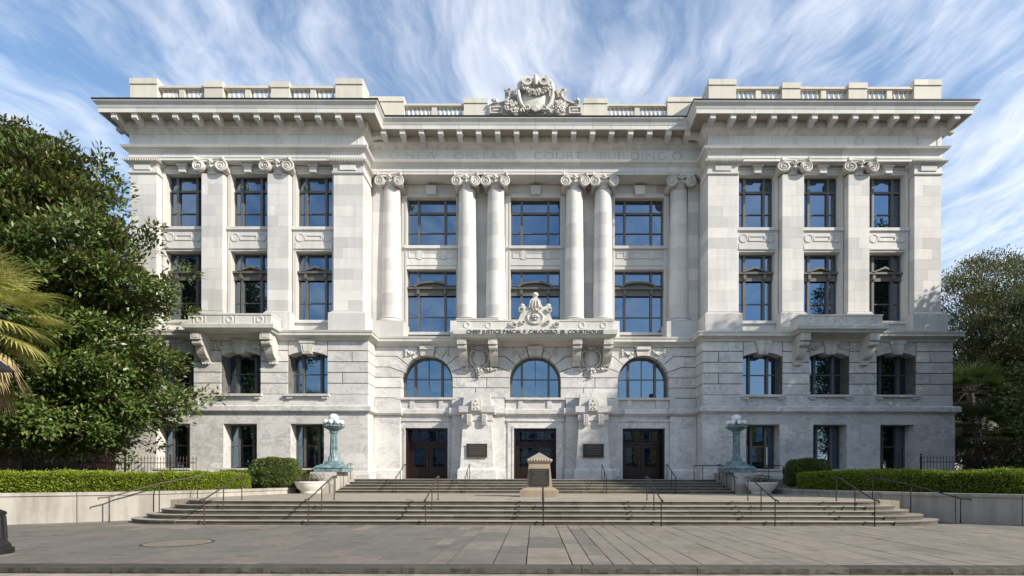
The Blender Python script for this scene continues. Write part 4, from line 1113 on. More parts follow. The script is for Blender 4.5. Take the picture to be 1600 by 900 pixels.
for sg in (-1, 1):
    b, yf = balcony(sg*17.62, 2.45, YB, 1.15, 9.99, 10.40, 11.02)
    for s2 in (-1, 1): bracket(sg*17.62+s2*2.0, YB, yf+.12, 9.985, 8.36, .5, b)
    for k in (-1.75,0,1.75):
        m = MB(); st = len(m.v); m.lathe([(.10,0),(.13,.03),(.19,.035),(.22,0)], 0, 0, 0, 18, cap=False); m.xf(Matrix.Translation((sg*17.62+k,yf+.062,10.68)) @ Matrix.Rotation(R(90),4,'X'), st)
        for e in (-.34,.34): m.box(sg*17.62+k+e-.02, sg*17.62+k+e+.02, yf+.03, yf+.062, 10.5, 10.88)
        m.build('parapet_ornament', M['balcony'], b)
cb, cyf = balcony(0, 4.72, YBC, 1.30, 9.99, 10.45, 11.05)
for x in (-4.42,-2.55,2.55,4.42): bracket(x, YBC, cyf+.12, 9.985, 8.55, .5, cb)
for a, c in ((-4.75,-2.2),(2.2,4.75)): MB().box(a, c, cyf+.0, cyf+.46, 11.052, 11.12).build('pedestal_cap', M['balcony'], cb)
for k in (-4.1,-2.8,2.8,4.1):
    m = MB(); st = len(m.v); m.lathe([(.10,0),(.13,.03),(.19,.035),(.22,0)], 0, 0, 0, 18, cap=False); m.xf(Matrix.Translation((k,cyf+.062,10.74)) @ Matrix.Rotation(R(90),4,'X'), st)
    m.build('parapet_ornament', M['balcony'], cb)
lettering('name_lettering', 'CHIEF JUSTICE PASCAL F. CALOGERO, JR. COURTHOUSE', .0, cyf-.19, 10.165, .225, 8.15, M['letters'], .03, cb, 1.05, .0)
# cartouches between the brackets
for sg in (-1, 1):
    x = sg*3.48; y = YBC-.05; m = MB()
    m.ball((x,y,9.0), (.46,.14,.52), 16, 8)
    ou = [(x+.62*math.cos(R(a)), 9.05+.66*math.sin(R(a))) for a in range(0,360,20)]; m.tube([(p[0],y-.03,p[1]) for p in ou+ou[:1]], .08, 6)
    for s2 in (-1,1):
        scroll(m, x+s2*.3, y-.06, 9.58, .24, s2, 80, 1.5, .3, .2); scroll(m, x+s2*.42, y-.05, 8.45, .18, -s2, 100, 1.3, .3, .16)
        garland(m, x+s2*.35, 8.38, x+s2*1.05, 8.36, .03, y, .09, 7)
    cluster(m, x, y-.02, 8.28, .26, .26, 26, .075); cluster(m, x, y-.02, 7.95, .12, .2, 12, .06); cluster(m, x, y-.06, 9.62, .2, .12, 12, .07)
    m.build('cartouche', CA, court, 60)
# coat of arms standing on the centre balcony
y = cyf-.02; m = MB()
m.poly_y([(-1.6,10.5),(1.6,10.5),(1.6,11.0),(1.05,11.12),(.85,11.7),(1.0,12.15),(.72,12.3),(.45,12.2),(.3,12.55),(-.3,12.55),(-.45,12.2),(-.72,12.3),(-1.0,12.15),(-.85,11.7),(-1.05,11.12),(-1.6,11.0)], y+.02, y+.34)
CAM = Matrix.Translation((0,0,10.5)) @ Matrix.Diagonal((1,1,.77,1)) @ Matrix.Translation((0,0,-10.5))
m2 = m.xf(CAM).build('coat_of_arms', CA, cb)
m = MB()
st = len(m.v); m.lathe([(.50,0),(.54,.06),(.46,.10),(.40,.05),(.0,.05)], 0, 0, 0, 28); m.xf(Matrix.Translation((0,y+.02,11.35)) @ Matrix.Rotation(R(90),4,'X'), st)
for s in (-1,1):
    for a_ in ((s*1.25,10.78,.26,s,90,1.5), (s*.86,11.95,.24,-s,90,1.4), (s*.72,11.0,.2,s,60,1.3)):
        q_ = MB(); scroll(q_, a_[0], y-.02, a_[1], a_[2], a_[3], a_[4], a_[5], .3, .2); q_.xf(CAM).build('scroll', CA, m2, 50)
    MB().ball((s*.78,y+.15,12.36), (.16,.14,.14), 8, 6).xf(CAM).build('finial', CA, m2, 50)
m.poly_y([(-.38,12.1),(.38,12.1),(.32,12.62),(.16,12.85),(-.16,12.85),(-.32,12.62)], y-.10, y+.3)
m.lathe([(.12,0),(.16,.06),(.10,.12),(.10,.16)], 0, y+.12, 12.85, 10); m.ball((0,y+.12,13.18), .19, 12, 9)
for k in (-.2,0,.2): m.tube([(k,y-.11,12.2),(k*.9,y-.13,12.4),(k*.6,y-.11,12.65)], .055, 6)
m.xf(CAM).build('medallion', CA, m2, 50)
for cz, rx, rz, n in ((11.4,.2,.22,30), (11.92,.3,.1,22)): m = MB(); cluster(m, 0, y-.06, cz, rx, rz, n, .065); m.xf(CAM).build('relief', CA, m2, 60)
# ------------------------------------------------------------------ lamps, planters, monument
def lamp_standard(x, label):
    t = thing('lamp_standard', label, 'lamp', (x,28.1,1.88), 'bronze lamp standards beside the upper steps'); V = M['verdigris']; y = 28.1; z = 1.88
    m = MB(); m.frustum(x,y,z,z+.22,.76,.76,.76,.76); m.frustum(x,y,z+.22,z+.36,.80,.80,.62,.62); m.frustum(x,y,z+.36,z+.42,.56,.56,.54,.54); m.build('base', V, t)
    m = MB(); m.frustum(x,y,z+.42,z+.60,.44,.44,.40,.40)
    for a in range(4):
        st = len(m.v); m.poly_y([(0,0),(.36,0),(.38,.14),(.30,.18),(.26,.34),(.20,.46),(0,.46)],-.10,.10); m.xf(Matrix.Translation((x,y,z+.42)) @ Matrix.Rotation(R(90*a+45),4,'Z'), st)
    m.lathe([(.30,.60),(.26,.72),(.24,.86),(.20,.92)], x, y, z, 8); m.build('scroll_foot', V, t, 30)
    m = MB()
    n = 16; prof = [(.195,.9),(.18,1.1),(.165,1.7),(.155,2.12)]
    m.lathe(prof, x, y, z, n)
    for k in range(10): a = 2*math.pi*k/10; m.tube([(x+.185*math.cos(a),y+.185*math.sin(a),z+.95),(x+.15*math.cos(a),y+.15*math.sin(a),z+2.1)], .03, 5)
    m.build('shaft', V, t, 40)
    m = MB(); m.lathe([(.17,2.12),(.23,2.14),(.23,2.19),(.18,2.22),(.24,2.28),(.40,2.36),(.52,2.44),(.56,2.50),(.54,2.54),(.3,2.55)], x, y, z, 24)
    for k in range(8):
        a = 2*math.pi*k/8; m.lathe([(.05,2.52),(.07,2.58),(.09,2.62)], x+.44*math.cos(a), y+.44*math.sin(a), z, 8); m.ball((x+.55*math.cos(a+.39), y+.55*math.sin(a+.39), z+2.5), .05, 6, 4)
    m.lathe([(.16,2.54),(.14,2.7),(.22,2.78)], x, y, z, 12); m.build('bowl', V, t, 40)
    for k in range(8):
        a = 2*math.pi*k/8; MB().ball((x+.44*math.cos(a), y+.44*math.sin(a), z+2.72), .135, 14, 10).build('globe', M['globe'], t, 80)
    MB().ball((x,y,z+2.96), (.27,.27,.24), 18, 12).build('dome_globe', M['globe'], t, 80)
lamp_standard(-11.05, 'verdigris lamp standard with white globes, in sun left of the upper steps')
lamp_standard(11.05, 'verdigris lamp standard with white globes, in shade right of the upper steps')

def twigs(m, x, y, z, r, h, n):
    for _ in range(n):
        a = random.uniform(0,6.28); q = r*random.random(); px, py = x+q*math.cos(a), y+q*math.sin(a); b = random.uniform(.5,1)*h; d = random.uniform(.1,.35)
        m.tube([(px,py,z),(px+d*.5*math.cos(a),py+d*.5*math.sin(a),z+b*.6),(px+d*math.cos(a),py+d*math.sin(a),z+b)], [.012,.009,.004], 4)
def planter(x, label, sq):
    t = thing('planter', label, 'planter', (x,26.6,ZL), 'white planters on the landing'); y = 26.6
    m = MB(); pr = [(.46,0),(.50,.06),(.48,.10),(.66,.30),(.74,.46),(.76,.52),(.80,.56),(.80,.62),(.72,.62),(.66,.5)]
    m.lathe(pr, x, y, ZL, 28); m.build('bowl', M['white'], t, 40)
    MB().lathe([(.69,.52),(.35,.56),(.0,.57)], x, y, ZL, 16).build('soil', M['soil'], t)
    m = MB(); twigs(m, x, y, ZL+.55, .5, .42, 60); m.build('stems', M['bark'], t)
    n = 700; P = np.stack([x+RNG.normal(0,.32,n), y+RNG.normal(0,.28,n), ZL+.55+RNG.random(n)*.45], 1); D = RNG.normal(size=(n,3))+np.array([0,0,.6])
    link('foliage', mesh_quads('foliage', leaf_quads(P, D, RNG.uniform(.04,.09,n), RNG.uniform(.02,.04,n)), M['olive']), t)
planter(-11.65, 'white stone bowl planter with dry twigs, in sun beside the left lamp', 0)
planter(11.75, 'white stone bowl planter with dry twigs, in shade beside the right lamp', 1)

def monument():
    x, y = .19, 22.9; G = M['granite']
    t = thing('monument_pedestal', 'tan stone monument pedestal with dark plaque standing on the landing', 'pedestal', (x,y,ZL))
    m = MB(); m.frustum(x,y,ZL-.02,ZL+.28,.84,.75,.84,.75); m.frustum(x,y,ZL+.28,ZL+.40,.84,.75,.66,.60); m.build('base', G, t)
    m = MB(); m.frustum(x,y,ZL+.40,2.22,.57,.53,.46,.43); m.build('die', G, t)
    m = MB(); st = 0
    m.v = []; m.f = []
    m.box(x-.43,x+.43,y-.585,y-.45,1.24,1.98); o = m.build('plaque', M['plaque'], t)
    m = MB(); m.frustum(x,y,2.22,2.28,.49,.46,.51,.48); m.frustum(x,y,2.28,2.42,.53,.50,.52,.49)
    for s in (-1,1):
        for k in range(9): m.ball((x-.48+.96*k/8, y+s*.49, 2.35), .055, 7, 5); m.ball((x+s*.52, y-.45+.90*k/8, 2.35), .055, 7, 5)
    m.build('cornice', G, t)
    m = MB(); m.add([(x-.49,y-.46,2.421),(x+.49,y-.46,2.421),(x+.49,y+.46,2.421),(x-.49,y+.46,2.421),(x,y,2.72)], [(3,2,1,0),(0,1,4),(1,2,4),(2,3,4),(3,0,4)]); m.build('cap', M['step'], t)
    m = MB()
    for i in range(7): w = rb.uniform(.22,.36); m.box(x-w,x+w,y-.594,y-.585,1.88-.09*i,1.905-.09*i)
    m.build('lettering', M['bronze'], o)
monument()

# ------------------------------------------------------------------ handrails
def handrail(name, label, pts, posts, mat, group, rad=.024):
    """pts: rail line; posts: (x, y, z_foot, z_top)"""
    t = thing(name, label, 'handrail', (posts[0][0], posts[0][1], posts[0][2]), group)
    MB().tube(pts, rad, 8).build('rail', mat, t, 50)
    for x, y, z0, z1 in posts:
        m = MB().tube([(x,y,z0-.01),(x,y,z1)], .019, 8); m.lathe([(.045,0),(.045,.015),(.024,.03),(.024,.10)], x, y, z0-.005, 8); m.build('post', mat, t, 50)
    return t
WHERE = ['leftmost of the free-standing rails', 'second rail from the left', 'third rail from the left', 'straight before the monument', 'third rail from the right', 'second rail from the right', 'rightmost of the free-standing rails']
for i, (x, w) in enumerate(zip((-10.95,-7.5,-3.62,.28,4.18,7.95,11.25), WHERE)):
    mt = M['rust'] if i < 3 else M['iron']
    pts = [(x,16.72,.80),(x,16.78,.86),(x,16.95,.87),(x,17.15,.93),(x,18.85,1.58),(x,19.05,1.63),(x,19.3,1.63),(x,19.36,1.58)]
    handrail('handrail', 'dark iron handrail on the front steps, '+w, pts, [(x,16.95,0,.87),(x,18.0,.45,1.25),(x,19.12,.75,1.63)], mt, 'handrails on the front steps')
for sg, lab in ((-1,'brown iron handrail along the sunlit left retaining wall'), (1,'dark iron handrail along the shaded right retaining wall')):
    a, b, c = Vector((sg*15.05,18.1,0)), Vector((sg*14.2,19.35,.15)), Vector((sg*13.45,20.4,.75))
    d = (b-a); d.z = 0; d.normalize()
    z = lambda p, h: (p.x, p.y, h)
    p0 = a-d*.3
    handrail('handrail', lab, [(p0.x,p0.y,.80),(p0.x,p0.y,.86),(a.x,a.y,.88),(b.x,b.y,1.35),(c.x,c.y,1.62),(c.x-d.x*-.3,c.y+.3,1.63)], [z(a,0)+(.88,), z(b,.15)+(1.35,), z(c,.75)+(1.62,)], M['rust'] if sg < 0 else M['iron'], 'handrails on the front steps')
for x, w in ((-7.35,'first from the left door'), (-3.7,'left of the monument'), (3.78,'right of the monument'), (7.45,'before the right door')):
    pts = [(x,27.0,1.55),(x,27.02,1.62),(x,27.2,1.63),(x,28.75,2.30),(x,29.0,2.33),(x,29.15,2.31)]
    handrail('handrail', 'slim iron handrail on the upper steps, '+w, pts, [(x,27.1,.75,1.62),(x,27.95,1.05+.0,1.96),(x,28.95,1.5,2.33)], M['rust'] if x < 0 else M['iron'], 'handrails on the upper steps')
for sg, w in ((-1,'beside the left lamp'), (1,'beside the right lamp')):
    x = sg*10.45
    pts = [(x,26.5,1.58),(x,26.55,1.64),(x,26.9,1.66),(x,28.7,2.33),(x,29.0,2.36),(x,29.3,2.34)]
    handrail('handrail', 'iron handrail at the end of the upper steps, '+w, pts, [(x,26.8,.75,1.64),(x,27.9,1.05,2.03),(x,29.0,1.5,2.36)], M['rust'] if x < 0 else M['iron'], 'handrails on the upper steps')
handrail('guard_rail', 'dark iron guard rail running behind the right lamp to the wing', [(9.1,29.3,2.2),(9.1,29.3,2.28),(9.4,29.3,2.3),(14.2,29.4,2.3),(14.3,29.4,2.2)],
         [(9.1,29.3,1.5,2.25),(9.6,29.3,1.5,2.3),(10.9,29.33,1.5,2.3),(12.5,29.36,1.5,2.3),(13.4,29.38,1.5,2.3),(14.25,29.4,1.5,2.25)], M['iron'], None)

# ------------------------------------------------------------------ hedges, clipped shrubs
def hedge(name, label, path, wd, z0, z1, n, mat):
    """clipped hedge along a plan path"""
    P = [Vector(p) for p in path]; seg = [(b-a).length for a, b in zip(P[:-1], P[1:])]; tot = sum(seg)
    t = thing(name, label, 'hedge', (P[len(P)//2].x, P[len(P)//2].y, z0))
    # smooth the path
    S = []
    for i in range(61):
        d = tot*i/60; k = 0
        while k < len(seg)-1 and d > seg[k]: d -= seg[k]; k += 1
        S.append(P[k].lerp(P[k+1], min(1, d/seg[k])))
    for _ in range(30): S = [S[0]]+[(S[i-1]+S[i]*2+S[i+1])/4 for i in range(1,60)]+[S[60]]
    S = np.array([[p.x,p.y] for p in S]); Tn = np.gradient(S, axis=0); Tn /= np.linalg.norm(Tn,axis=1,keepdims=True); Nr = np.stack([Tn[:,1],-Tn[:,0]],1)
    hy, hz, cz = wd/2, (z1-z0)/2, (z0+z1)/2
    v = []; f = []
    for i in range(0,61,5):
        k = .55 if i in (0,60) else 1
        e = Tn[i]*(.25 if i == 0 else -.25 if i == 60 else 0)
        for o, z in ((-hy+.14,z0),(-hy+.14,z1-.2),(-hy+.3,z1-.12),(hy-.3,z1-.12),(hy-.14,z1-.2),(hy-.14,z0)):
            q = S[i]+Nr[i]*o*k+e; v.append((q[0],q[1],z))
    for i in range(12):
        for e in range(6): f.append((i*6+e,(i+1)*6+e,(i+1)*6+(e+1)%6,i*6+(e+1)%6))
    f += [tuple(range(5,-1,-1)), tuple(range(72,78))]
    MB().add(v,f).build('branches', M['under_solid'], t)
    hx = tot/2
    areas = np.array([2*hx*2*hz, 2*hx*2*hy*1.3, 2*hy*2*hz, 2*hy*2*hz, 2*hx*2*hz*.5]); pick = RNG.choice(5, n, p=areas/areas.sum()); u, w_ = RNG.uniform(-1,1,n), RNG.uniform(-1,1,n)
    Q = np.zeros((n,3)); Nn = np.zeros((n,3))
    for k, (ax, sgn) in enumerate(((1,1),(2,1),(0,-1),(0,1),(1,-1))):
        s = pick == k; oth = [a for a in range(3) if a != ax]
        Q[s,ax] = sgn; Q[s,oth[0]] = u[s]; Q[s,oth[1]] = w_[s]; Nn[s,ax] = sgn
    # round the edges in section and the two ends in plan
    q = 7.0; rr = (np.abs(Q[:,1:])**q).sum(1)**(1/q); sc = np.maximum(rr,1); Q[:,1] /= sc; Q[:,2] /= sc
    endd = np.maximum(0, np.abs(Q[:,0])*hx-(hx-.8))/.8; Q[:,1] *= np.sqrt(np.maximum(.03,1-.85*endd**3)); Q[:,2] = np.where(Q[:,2] > 0, Q[:,2]*(1-.12*endd**2), Q[:,2])
    fi = (Q[:,0]+1)/2*60; i0 = np.clip(fi.astype(int),0,59); fr = (fi-i0)[:,None]
    c = S[i0]*(1-fr)+S[i0+1]*fr; tn = Tn[i0]*(1-fr)+Tn[i0+1]*fr; nr = Nr[i0]*(1-fr)+Nr[i0+1]*fr
    W = np.concatenate([c+nr*(Q[:,1:2]*hy), (cz+Q[:,2]*hz)[:,None]], 1)
    NW = np.concatenate([tn*Nn[:,0:1]+nr*Nn[:,1:2], Nn[:,2:3]], 1)
    lump = .035*np.sin(W[:,0]*2.1+1)+.03*np.sin(W[:,0]*5.3+W[:,1]*3)+.018*np.sin(W[:,0]*11+W[:,2]*7)
    W += NW*lump[:,None] + RNG.normal(0,.02,(n,3)) - NW*RNG.random((n,1))**2*.10
    k = RNG.random(n) < .015; W[k] += NW[k]*RNG.uniform(.03,.13,(k.sum(),1))      # stray shoots
    D = NW*.9+RNG.normal(0,.7,(n,3))+np.array([0,0,.25])
    link('foliage', mesh_quads('foliage', leaf_quads(W, D, RNG.uniform(.05,.10,n), RNG.uniform(.03,.05,n)), mat), t)
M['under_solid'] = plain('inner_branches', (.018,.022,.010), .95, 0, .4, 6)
hedge('hedge', 'long clipped bright green hedge above the left retaining wall', [(-20.4,19.45),(-18.0,19.7),(-15.6,21.3),(-14.15,24.9)], 1.5, .93, 1.73, 60000, M['hedge'])
hedge('hedge', 'long clipped green hedge above the right retaining wall, shaded front', [(13.75,26.3),(15.5,21.8),(18.0,19.7),(22.5,19.2)], 1.5, .93, 1.86, 60000, M['hedge'])
hedge('hedge', 'thin low hedge behind the left ball shrub along the wing', [(-17.5,29.1),(-10.9,29.1)], .8, .93, 1.95, 14000, M['box'])

def ball_shrub(label, x, y, z0, r, h, n, mat):
    t = thing('ball_shrub', label, 'shrub', (x,y,z0), 'clipped ball shrubs')
    MB().tube([(x,y,z0-.05),(x,y,z0+.5)], .06, 6).build('stem', M['bark'], t)
    d = RNG.normal(size=(n,3)); d /= np.linalg.norm(d,axis=1,keepdims=True); d[:,2] = np.where(d[:,2] < -.75, -d[:,2], d[:,2])
    q = 3.0; k = (np.abs(d)**q).sum(1,keepdims=True)**(1/q); rad = 1/k*(1-.22*RNG.random((n,1))**2)*(1+.05*np.sin(d[:,0:1]*9+2)+.04*np.sin(d[:,2:3]*11))
    P = d*rad*np.array([r,r*.95,h/2])+np.array([x,y,z0+h/2]); P[:,2] = np.maximum(P[:,2], z0+.02)
    D = d+RNG.normal(0,.6,(n,3))+np.array([0,0,.2])
    link('foliage', mesh_quads('foliage', leaf_quads(P, D, RNG.uniform(.05,.10,n), RNG.uniform(.03,.055,n)), mat), t)
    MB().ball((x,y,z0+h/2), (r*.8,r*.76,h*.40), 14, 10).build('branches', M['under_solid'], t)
ball_shrub('rounded clipped shrub in sun left of the steps beside the bright hedge', -13.55, 26.8, .93, 1.10, 1.66, 17000, M['box'])
ball_shrub('rounded clipped dark shrub in shade right of the steps', 14.75, 27.75, 1.0, 1.02, 1.62, 17000, M['box'])

# ------------------------------------------------------------------ iron fences
PICK = MB().tube([(0,0,0),(0,0,1.32)], .012, 6); PICK.add([(-.035,0,1.32),(0,-.02,1.32),(.035,0,1.32),(0,.02,1.32),(0,0,1.5)], [(0,1,4),(1,2,4),(2,3,4),(3,0,4)])
PICKM = {k: PICK.mesh('picket', M[k]) for k in ('iron','rust')}
def fence(label, x0, x1, y, z, mat, sp=.17, dy=0):
    t = thing('iron_fence', label, 'fence', ((x0+x1)/2,y,z)); n = int((x1-x0)/sp)
    for h in (.18, 1.12): 
        MB().box(x0, x1, y-.02, y+.02, z+h-.02, z+h+.02).build('rail', M[mat], t)
    for i in range(n+1):
        x = x0+(x1-x0)*i/n
        if i % 14 == 0:
            m = MB().box(x-.035,x+.035,y-.035,y+.035,z-.05,z+1.45); m.ball((x,y,z+1.52), .06, 8, 6); m.build('fence_post', M[mat], t)
        else:
            o = link('picket', PICKM[mat]); o.location = (x,y,z); set_parent(o, t)
fence('spiked iron fence under the big magnolia, behind the bright hedge', -29.0, -18.0, 27.2, 1.22, 'rust')
fence('black spiked iron fence at the right end of the building', 20.8, 31.0, 27.6, 1.35, 'iron')

# ------------------------------------------------------------------ street lamp at the left edge, manhole cover
def street_lamp(x, y):
    t = thing('street_lamp', 'black fluted cast iron street lamp at the left edge of the pavement', 'street lamp', (x,y,0)); I = M['iron']
    m = MB(); m.lathe([(.42,0),(.43,.03),(.43,.10),(.38,.13),(.38,.18),(.33,.24),(.31,.30),(.29,.55),(.28,.78),(.31,.82),(.31,.86),(.15,.95)], x, y, 0, 28)
    for k in range(16): a = 2*math.pi*k/16; m.tube([(x+.305*math.cos(a),y+.305*math.sin(a),.30),(x+.278*math.cos(a),y+.278*math.sin(a),.78)], .024, 5)
    m.build('base', I, t, 40)
    m = MB(); m.lathe([(.12,.86),(.10,1.0),(.085,1.2),(.065,3.1),(.09,3.15),(.06,3.2),(.06,3.35)], x, y, 0, 16); m.build('shaft', I, t, 40)
    m = MB(); m.lathe([(.06,3.35),(.15,3.4),(.17,3.45)], x, y, 0, 12); m.frustum(x,y,3.80,3.83,.30,.30,.30,.30); m.frustum(x,y,3.83,4.1,.30,.30,.08,.08); m.lathe([(.05,4.1),(.06,4.15),(.0,4.3)], x, y, 0, 8)
    for a in (-1,1):
        for b in (-1,1): m.tube([(x+a*.08,y+b*.08,3.44),(x+a*.12,y+b*.12,3.80)], .015, 5)
    m.build('lantern', I, t)
    MB().frustum(x,y,3.46,3.795,.07,.07,.11,.11).build('lantern_glass', M['globe'], t)
street_lamp(-11.32, 10.55)
def manhole(x, y):
    t = thing('manhole_cover', 'large round worn manhole cover set in the left pavement', 'manhole cover', (x,y,0))
    m = MB(); m.lathe([(.76,-.02),(.76,.010),(.70,.012),(.695,.004)], x, y, 0, 40, cap=False); m.build('ring', M['kerb'], t)
    m = MB(); m.lathe([(.69,-.02),(.69,.006),(.0,.007)], x, y, 0, 40); m.build('lid', M['manhole'], t)
    m = MB()
    for k in range(-5,6):
        w = math.sqrt(max(0,.62**2-(k*.11)**2)); m.box(x-w, x+w, y+k*.11-.018, y+k*.11+.018, .0075, .013)
    m.build('tread_bar', M['manhole'], t)
manhole(-8.6, 12.35)

# ------------------------------------------------------------------ trees
def limb_path(a, b, sag, n=6):
    a, b = Vector(a), Vector(b); pts = []
    for i in range(n):
        t = i/(n-1); p = a.lerp(b, t); p.z += sag*4*t*(1-t); p.x += random.uniform(-.12,.12)*(0 < i < n-1); p.y += random.uniform(-.12,.12)*(0 < i < n-1); pts.append(p)
    return pts
def clump_leaves(C, rad, per, L, W, outw, rng, droop=.0):
    """leaves scattered in clumps; C (k,3) clump centres, outw: outward directions"""
    k = len(C); idx = np.repeat(np.arange(k), per); n = len(idx)
    off = rng.normal(size=(n,3)); off /= np.linalg.norm(off,axis=1,keepdims=True); off *= (rng.random((n,1))**.45)
    P = C[idx] + off*rad[idx][:,None]*np.array([1,1,.62])
    D = off*.9 + outw[idx]*.5 + rng.normal(0,.45,(n,3)) + np.array([0,0,.10-droop])
    return leaf_quads(P, D, rng.uniform(L[0],L[1],n), rng.uniform(W[0],W[1],n), .2, rng, outw[idx]*.7+np.array([0,0,.9]))
def broadleaf(name, label, base, zs, rs_, fy, nclump, per, L, W, mat, seed, trunk_r=.4, crad=(.55,1.0), lean=0, inner=.25, group=None, keep=None, nlimb=26, sprays=0):
    """zs / rs_: crown radius at each height (x half-width); fy: depth factor"""
    rng = np.random.default_rng(seed); random.seed(seed)
    t = thing(name, label, 'tree', base, group); bx, by, bz = base
    zz = rng.uniform(zs[0], zs[-1], nclump*6); rr = np.interp(zz, zs, rs_); acc = rng.random(len(zz)) < (rr/max(rs_))**1.1
    zz, rr = zz[acc][:nclump], rr[acc][:nclump]; n = len(zz)
    a = rng.uniform(0, 2*np.pi, n); q = np.where(rng.random(n) < inner, rng.random(n)**.6*.8, .80+.22*rng.random(n))
    lob = .97+.06*np.sin(a*3+zz*1.3)+.05*np.sin(a*5-zz*.9+seed)
    C = np.stack([bx+lean*(zz-zs[0])+rr*q*lob*np.cos(a), by+rr*q*lob*fy*np.sin(a), bz+zz], 1)
    if sprays:                                     # most clumps sit in flat sprays at the ends of limbs, the rest fill the inside
        K = C[rng.choice(n, sprays, replace=False)]; out = rng.random(n) < .72; pick = rng.integers(sprays, size=n)
        J = K[pick]+rng.normal(size=(n,3))*np.array([.85,.75,.30])
        inn = np.stack([bx+(C[:,0]-bx)*.78, by+(C[:,1]-by)*.78, C[:,2]], 1)
        C = np.where(out[:,None], J, inn)
    if keep is not None: s = keep(C); C = C[s]; a = a[s]
    O = C-np.array([bx,by,bz+zs[0]+.3*(zs[-1]-zs[0])]); O /= np.linalg.norm(O,axis=1,keepdims=True)+1e-6
    rad = rng.uniform(crad[0], crad[1], len(C))
    V = clump_leaves(C, rad, per, L, W, O, rng)
    link('crown', mesh_quads('crown', V, mat), t)
    m = MB(); top = bz+zs[0]+.82*(zs[-1]-zs[0])
    tp = limb_path((bx,by,bz-.2), (bx+lean*.6*(zs[-1]-zs[0]),by,top), 0, 9); m.tube(tp, [trunk_r*(1.25 if i == 0 else 1-.85*i/8) for i in range(9)], 9)
    m.build('trunk', M['bark'], t, 60)
    m = MB()
    for i in rng.choice(len(C), min(nlimb, len(C)), replace=False):
        c = C[i]; f = min(.92, max(.12, (c[2]-bz)*.62/(top-bz))); j = f*8; k = int(j); p = tp[k].lerp(tp[min(8,k+1)], j-k)
        pts = limb_path(p, c, .35, 6); r0 = trunk_r*.42*(1-f*.6); m.tube(pts, [r0*(1-.9*e/5) for e in range(6)], 6)
    m.build('limbs', M['bark'], t, 60)
    return t
ML, MW = (.20,.34), (.085,.14)
outside = lambda C: (C[:,1] < 29.7) & ((C[:,1] > 18.2) | (C[:,0] < -24))
broadleaf('magnolia_tree', 'huge glossy dark green magnolia tree before the left wing', (-25.6,24.6,.9), [2.0,2.4,3.7,6.7,8.3,9.8,11.3,13.5,15.6,17.8], [4.0,5.1,6.9,6.6,5.6,6.9,6.9,6.3,3.4,.7], .52, 2900, 66, ML, MW, M['magnolia'], 5, .55, (.45,.85), 0, .36, 'magnolia trees flanking the building', outside, 46, 210)
# its twins beyond the right edge of the picture, which shade the right wing
tw = broadleaf('magnolia_tree', 'tall magnolia tree beyond the right edge, by the pavement', (29.3,20.6,.9), [2.2,4,6,9,12.5,16.5,19.5,21.5], [3.5,5.6,6.2,6.2,5.4,4.2,2.8,.8], .95, 1500, 70, ML, MW, M['magnolia'], 9, .5, (.7,1.2), 0, .5, 'magnolia trees flanking the building')
copy_tree(tw, (3.4,5.8,-4.6), 'lower magnolia tree beyond the right edge, nearer the right wing')

def fan_frond(m, org, az, pitch, plen, R0, rng, droop, nl=22, spread=165):
    """palmate leaf: stalk, then leaflets spread like a fan with hanging tips; returns quads"""
    d = Vector((math.cos(az)*math.cos(pitch), math.sin(az)*math.cos(pitch), math.sin(pitch)))
    side = Vector((-math.sin(az), math.cos(az), 0)); up = side.cross(d)
    o = Vector(org); mid = o+d*plen*.5+Vector((0,0,.06*plen)); h = o+d*plen-Vector((0,0,droop*.25*plen))
    m.tube([o, mid, h], [.03,.022,.015], 5)
    Q = []
    for i in range(nl):
        a = R(-spread/2+spread*i/(nl-1)); dirn = (d*math.cos(a)+side*math.sin(a)).normalized()
        ln = R0*(1-.25*abs(a)/R(spread/2))*rng.uniform(.9,1.08); wv = (side*math.cos(a)-d*math.sin(a)).normalized(); p = h.copy(); seg = 5; w0 = .05*R0; v = dirn.copy()
        prev = (p-wv*.006, p+wv*.006)
        for s in range(1, seg+1):
            f = s/seg; v = (v+Vector((0,0,-droop*(.05+.42*max(0,f-.42)**1.0)))+up*(.05*math.cos(a*2)*(1-f))).normalized(); p = p+v*(ln/seg)
            w = w0*(math.sin(math.pi*min(1,.18+f*.5))*1.0 if f < .65 else max(.06,(1-f)*2.2))
            cur = (p-wv*w*.5, p+wv*w*.5); Q.append([prev[0],prev[1],cur[1],cur[0]]); prev = cur
    return Q
def fan_palm(label, base, h, n_live, n_dead, R0, mats, seed, trunk_r=.17, droop=1.0, group=None):
    rng = random.Random(seed); t = thing('fan_palm', label, 'palm', base, group); bx, by, bz = base
    m = MB(); pts = [(bx+.1*math.sin(i),by,bz-.1+(h+.1)*i/10) for i in range(11)]; m.tube(pts, [trunk_r*(1.3-.3*min(1,i/3)) for i in range(11)], 10); m.build('trunk', M['bark'], t, 60)
    st = MB(); top = (bx+.1*math.sin(10),by,bz+h)
    for i in range(n_live):
        az = 2.39996*i+rng.uniform(-.2,.2); f = i/n_live; pitch = R(75-105*f+rng.uniform(-8,8))
        Q = fan_frond(st, top, az, pitch, R0*rng.uniform(.75,1.05), R0*rng.uniform(.85,1.1), rng, droop)
        link('frond', mesh_quads('frond', np.array([[list(p) for p in q] for q in Q]), mats[0]), t)
    for i in range(n_dead):
        az = 2.39996*i+rng.uniform(-.3,.3); pitch = R(rng.uniform(-80,-42))
        Q = fan_frond(st, (top[0],top[1],top[2]-rng.uniform(.1,.7)), az, pitch, R0*rng.uniform(.6,.95), R0*rng.uniform(.7,1.0), rng, 1.3, 20, 100)
        link('dry_frond', mesh_quads('dry_frond', np.array([[list(p) for p in q] for q in Q]), mats[1]), t)
    st.build('stalks', mats[2], t)
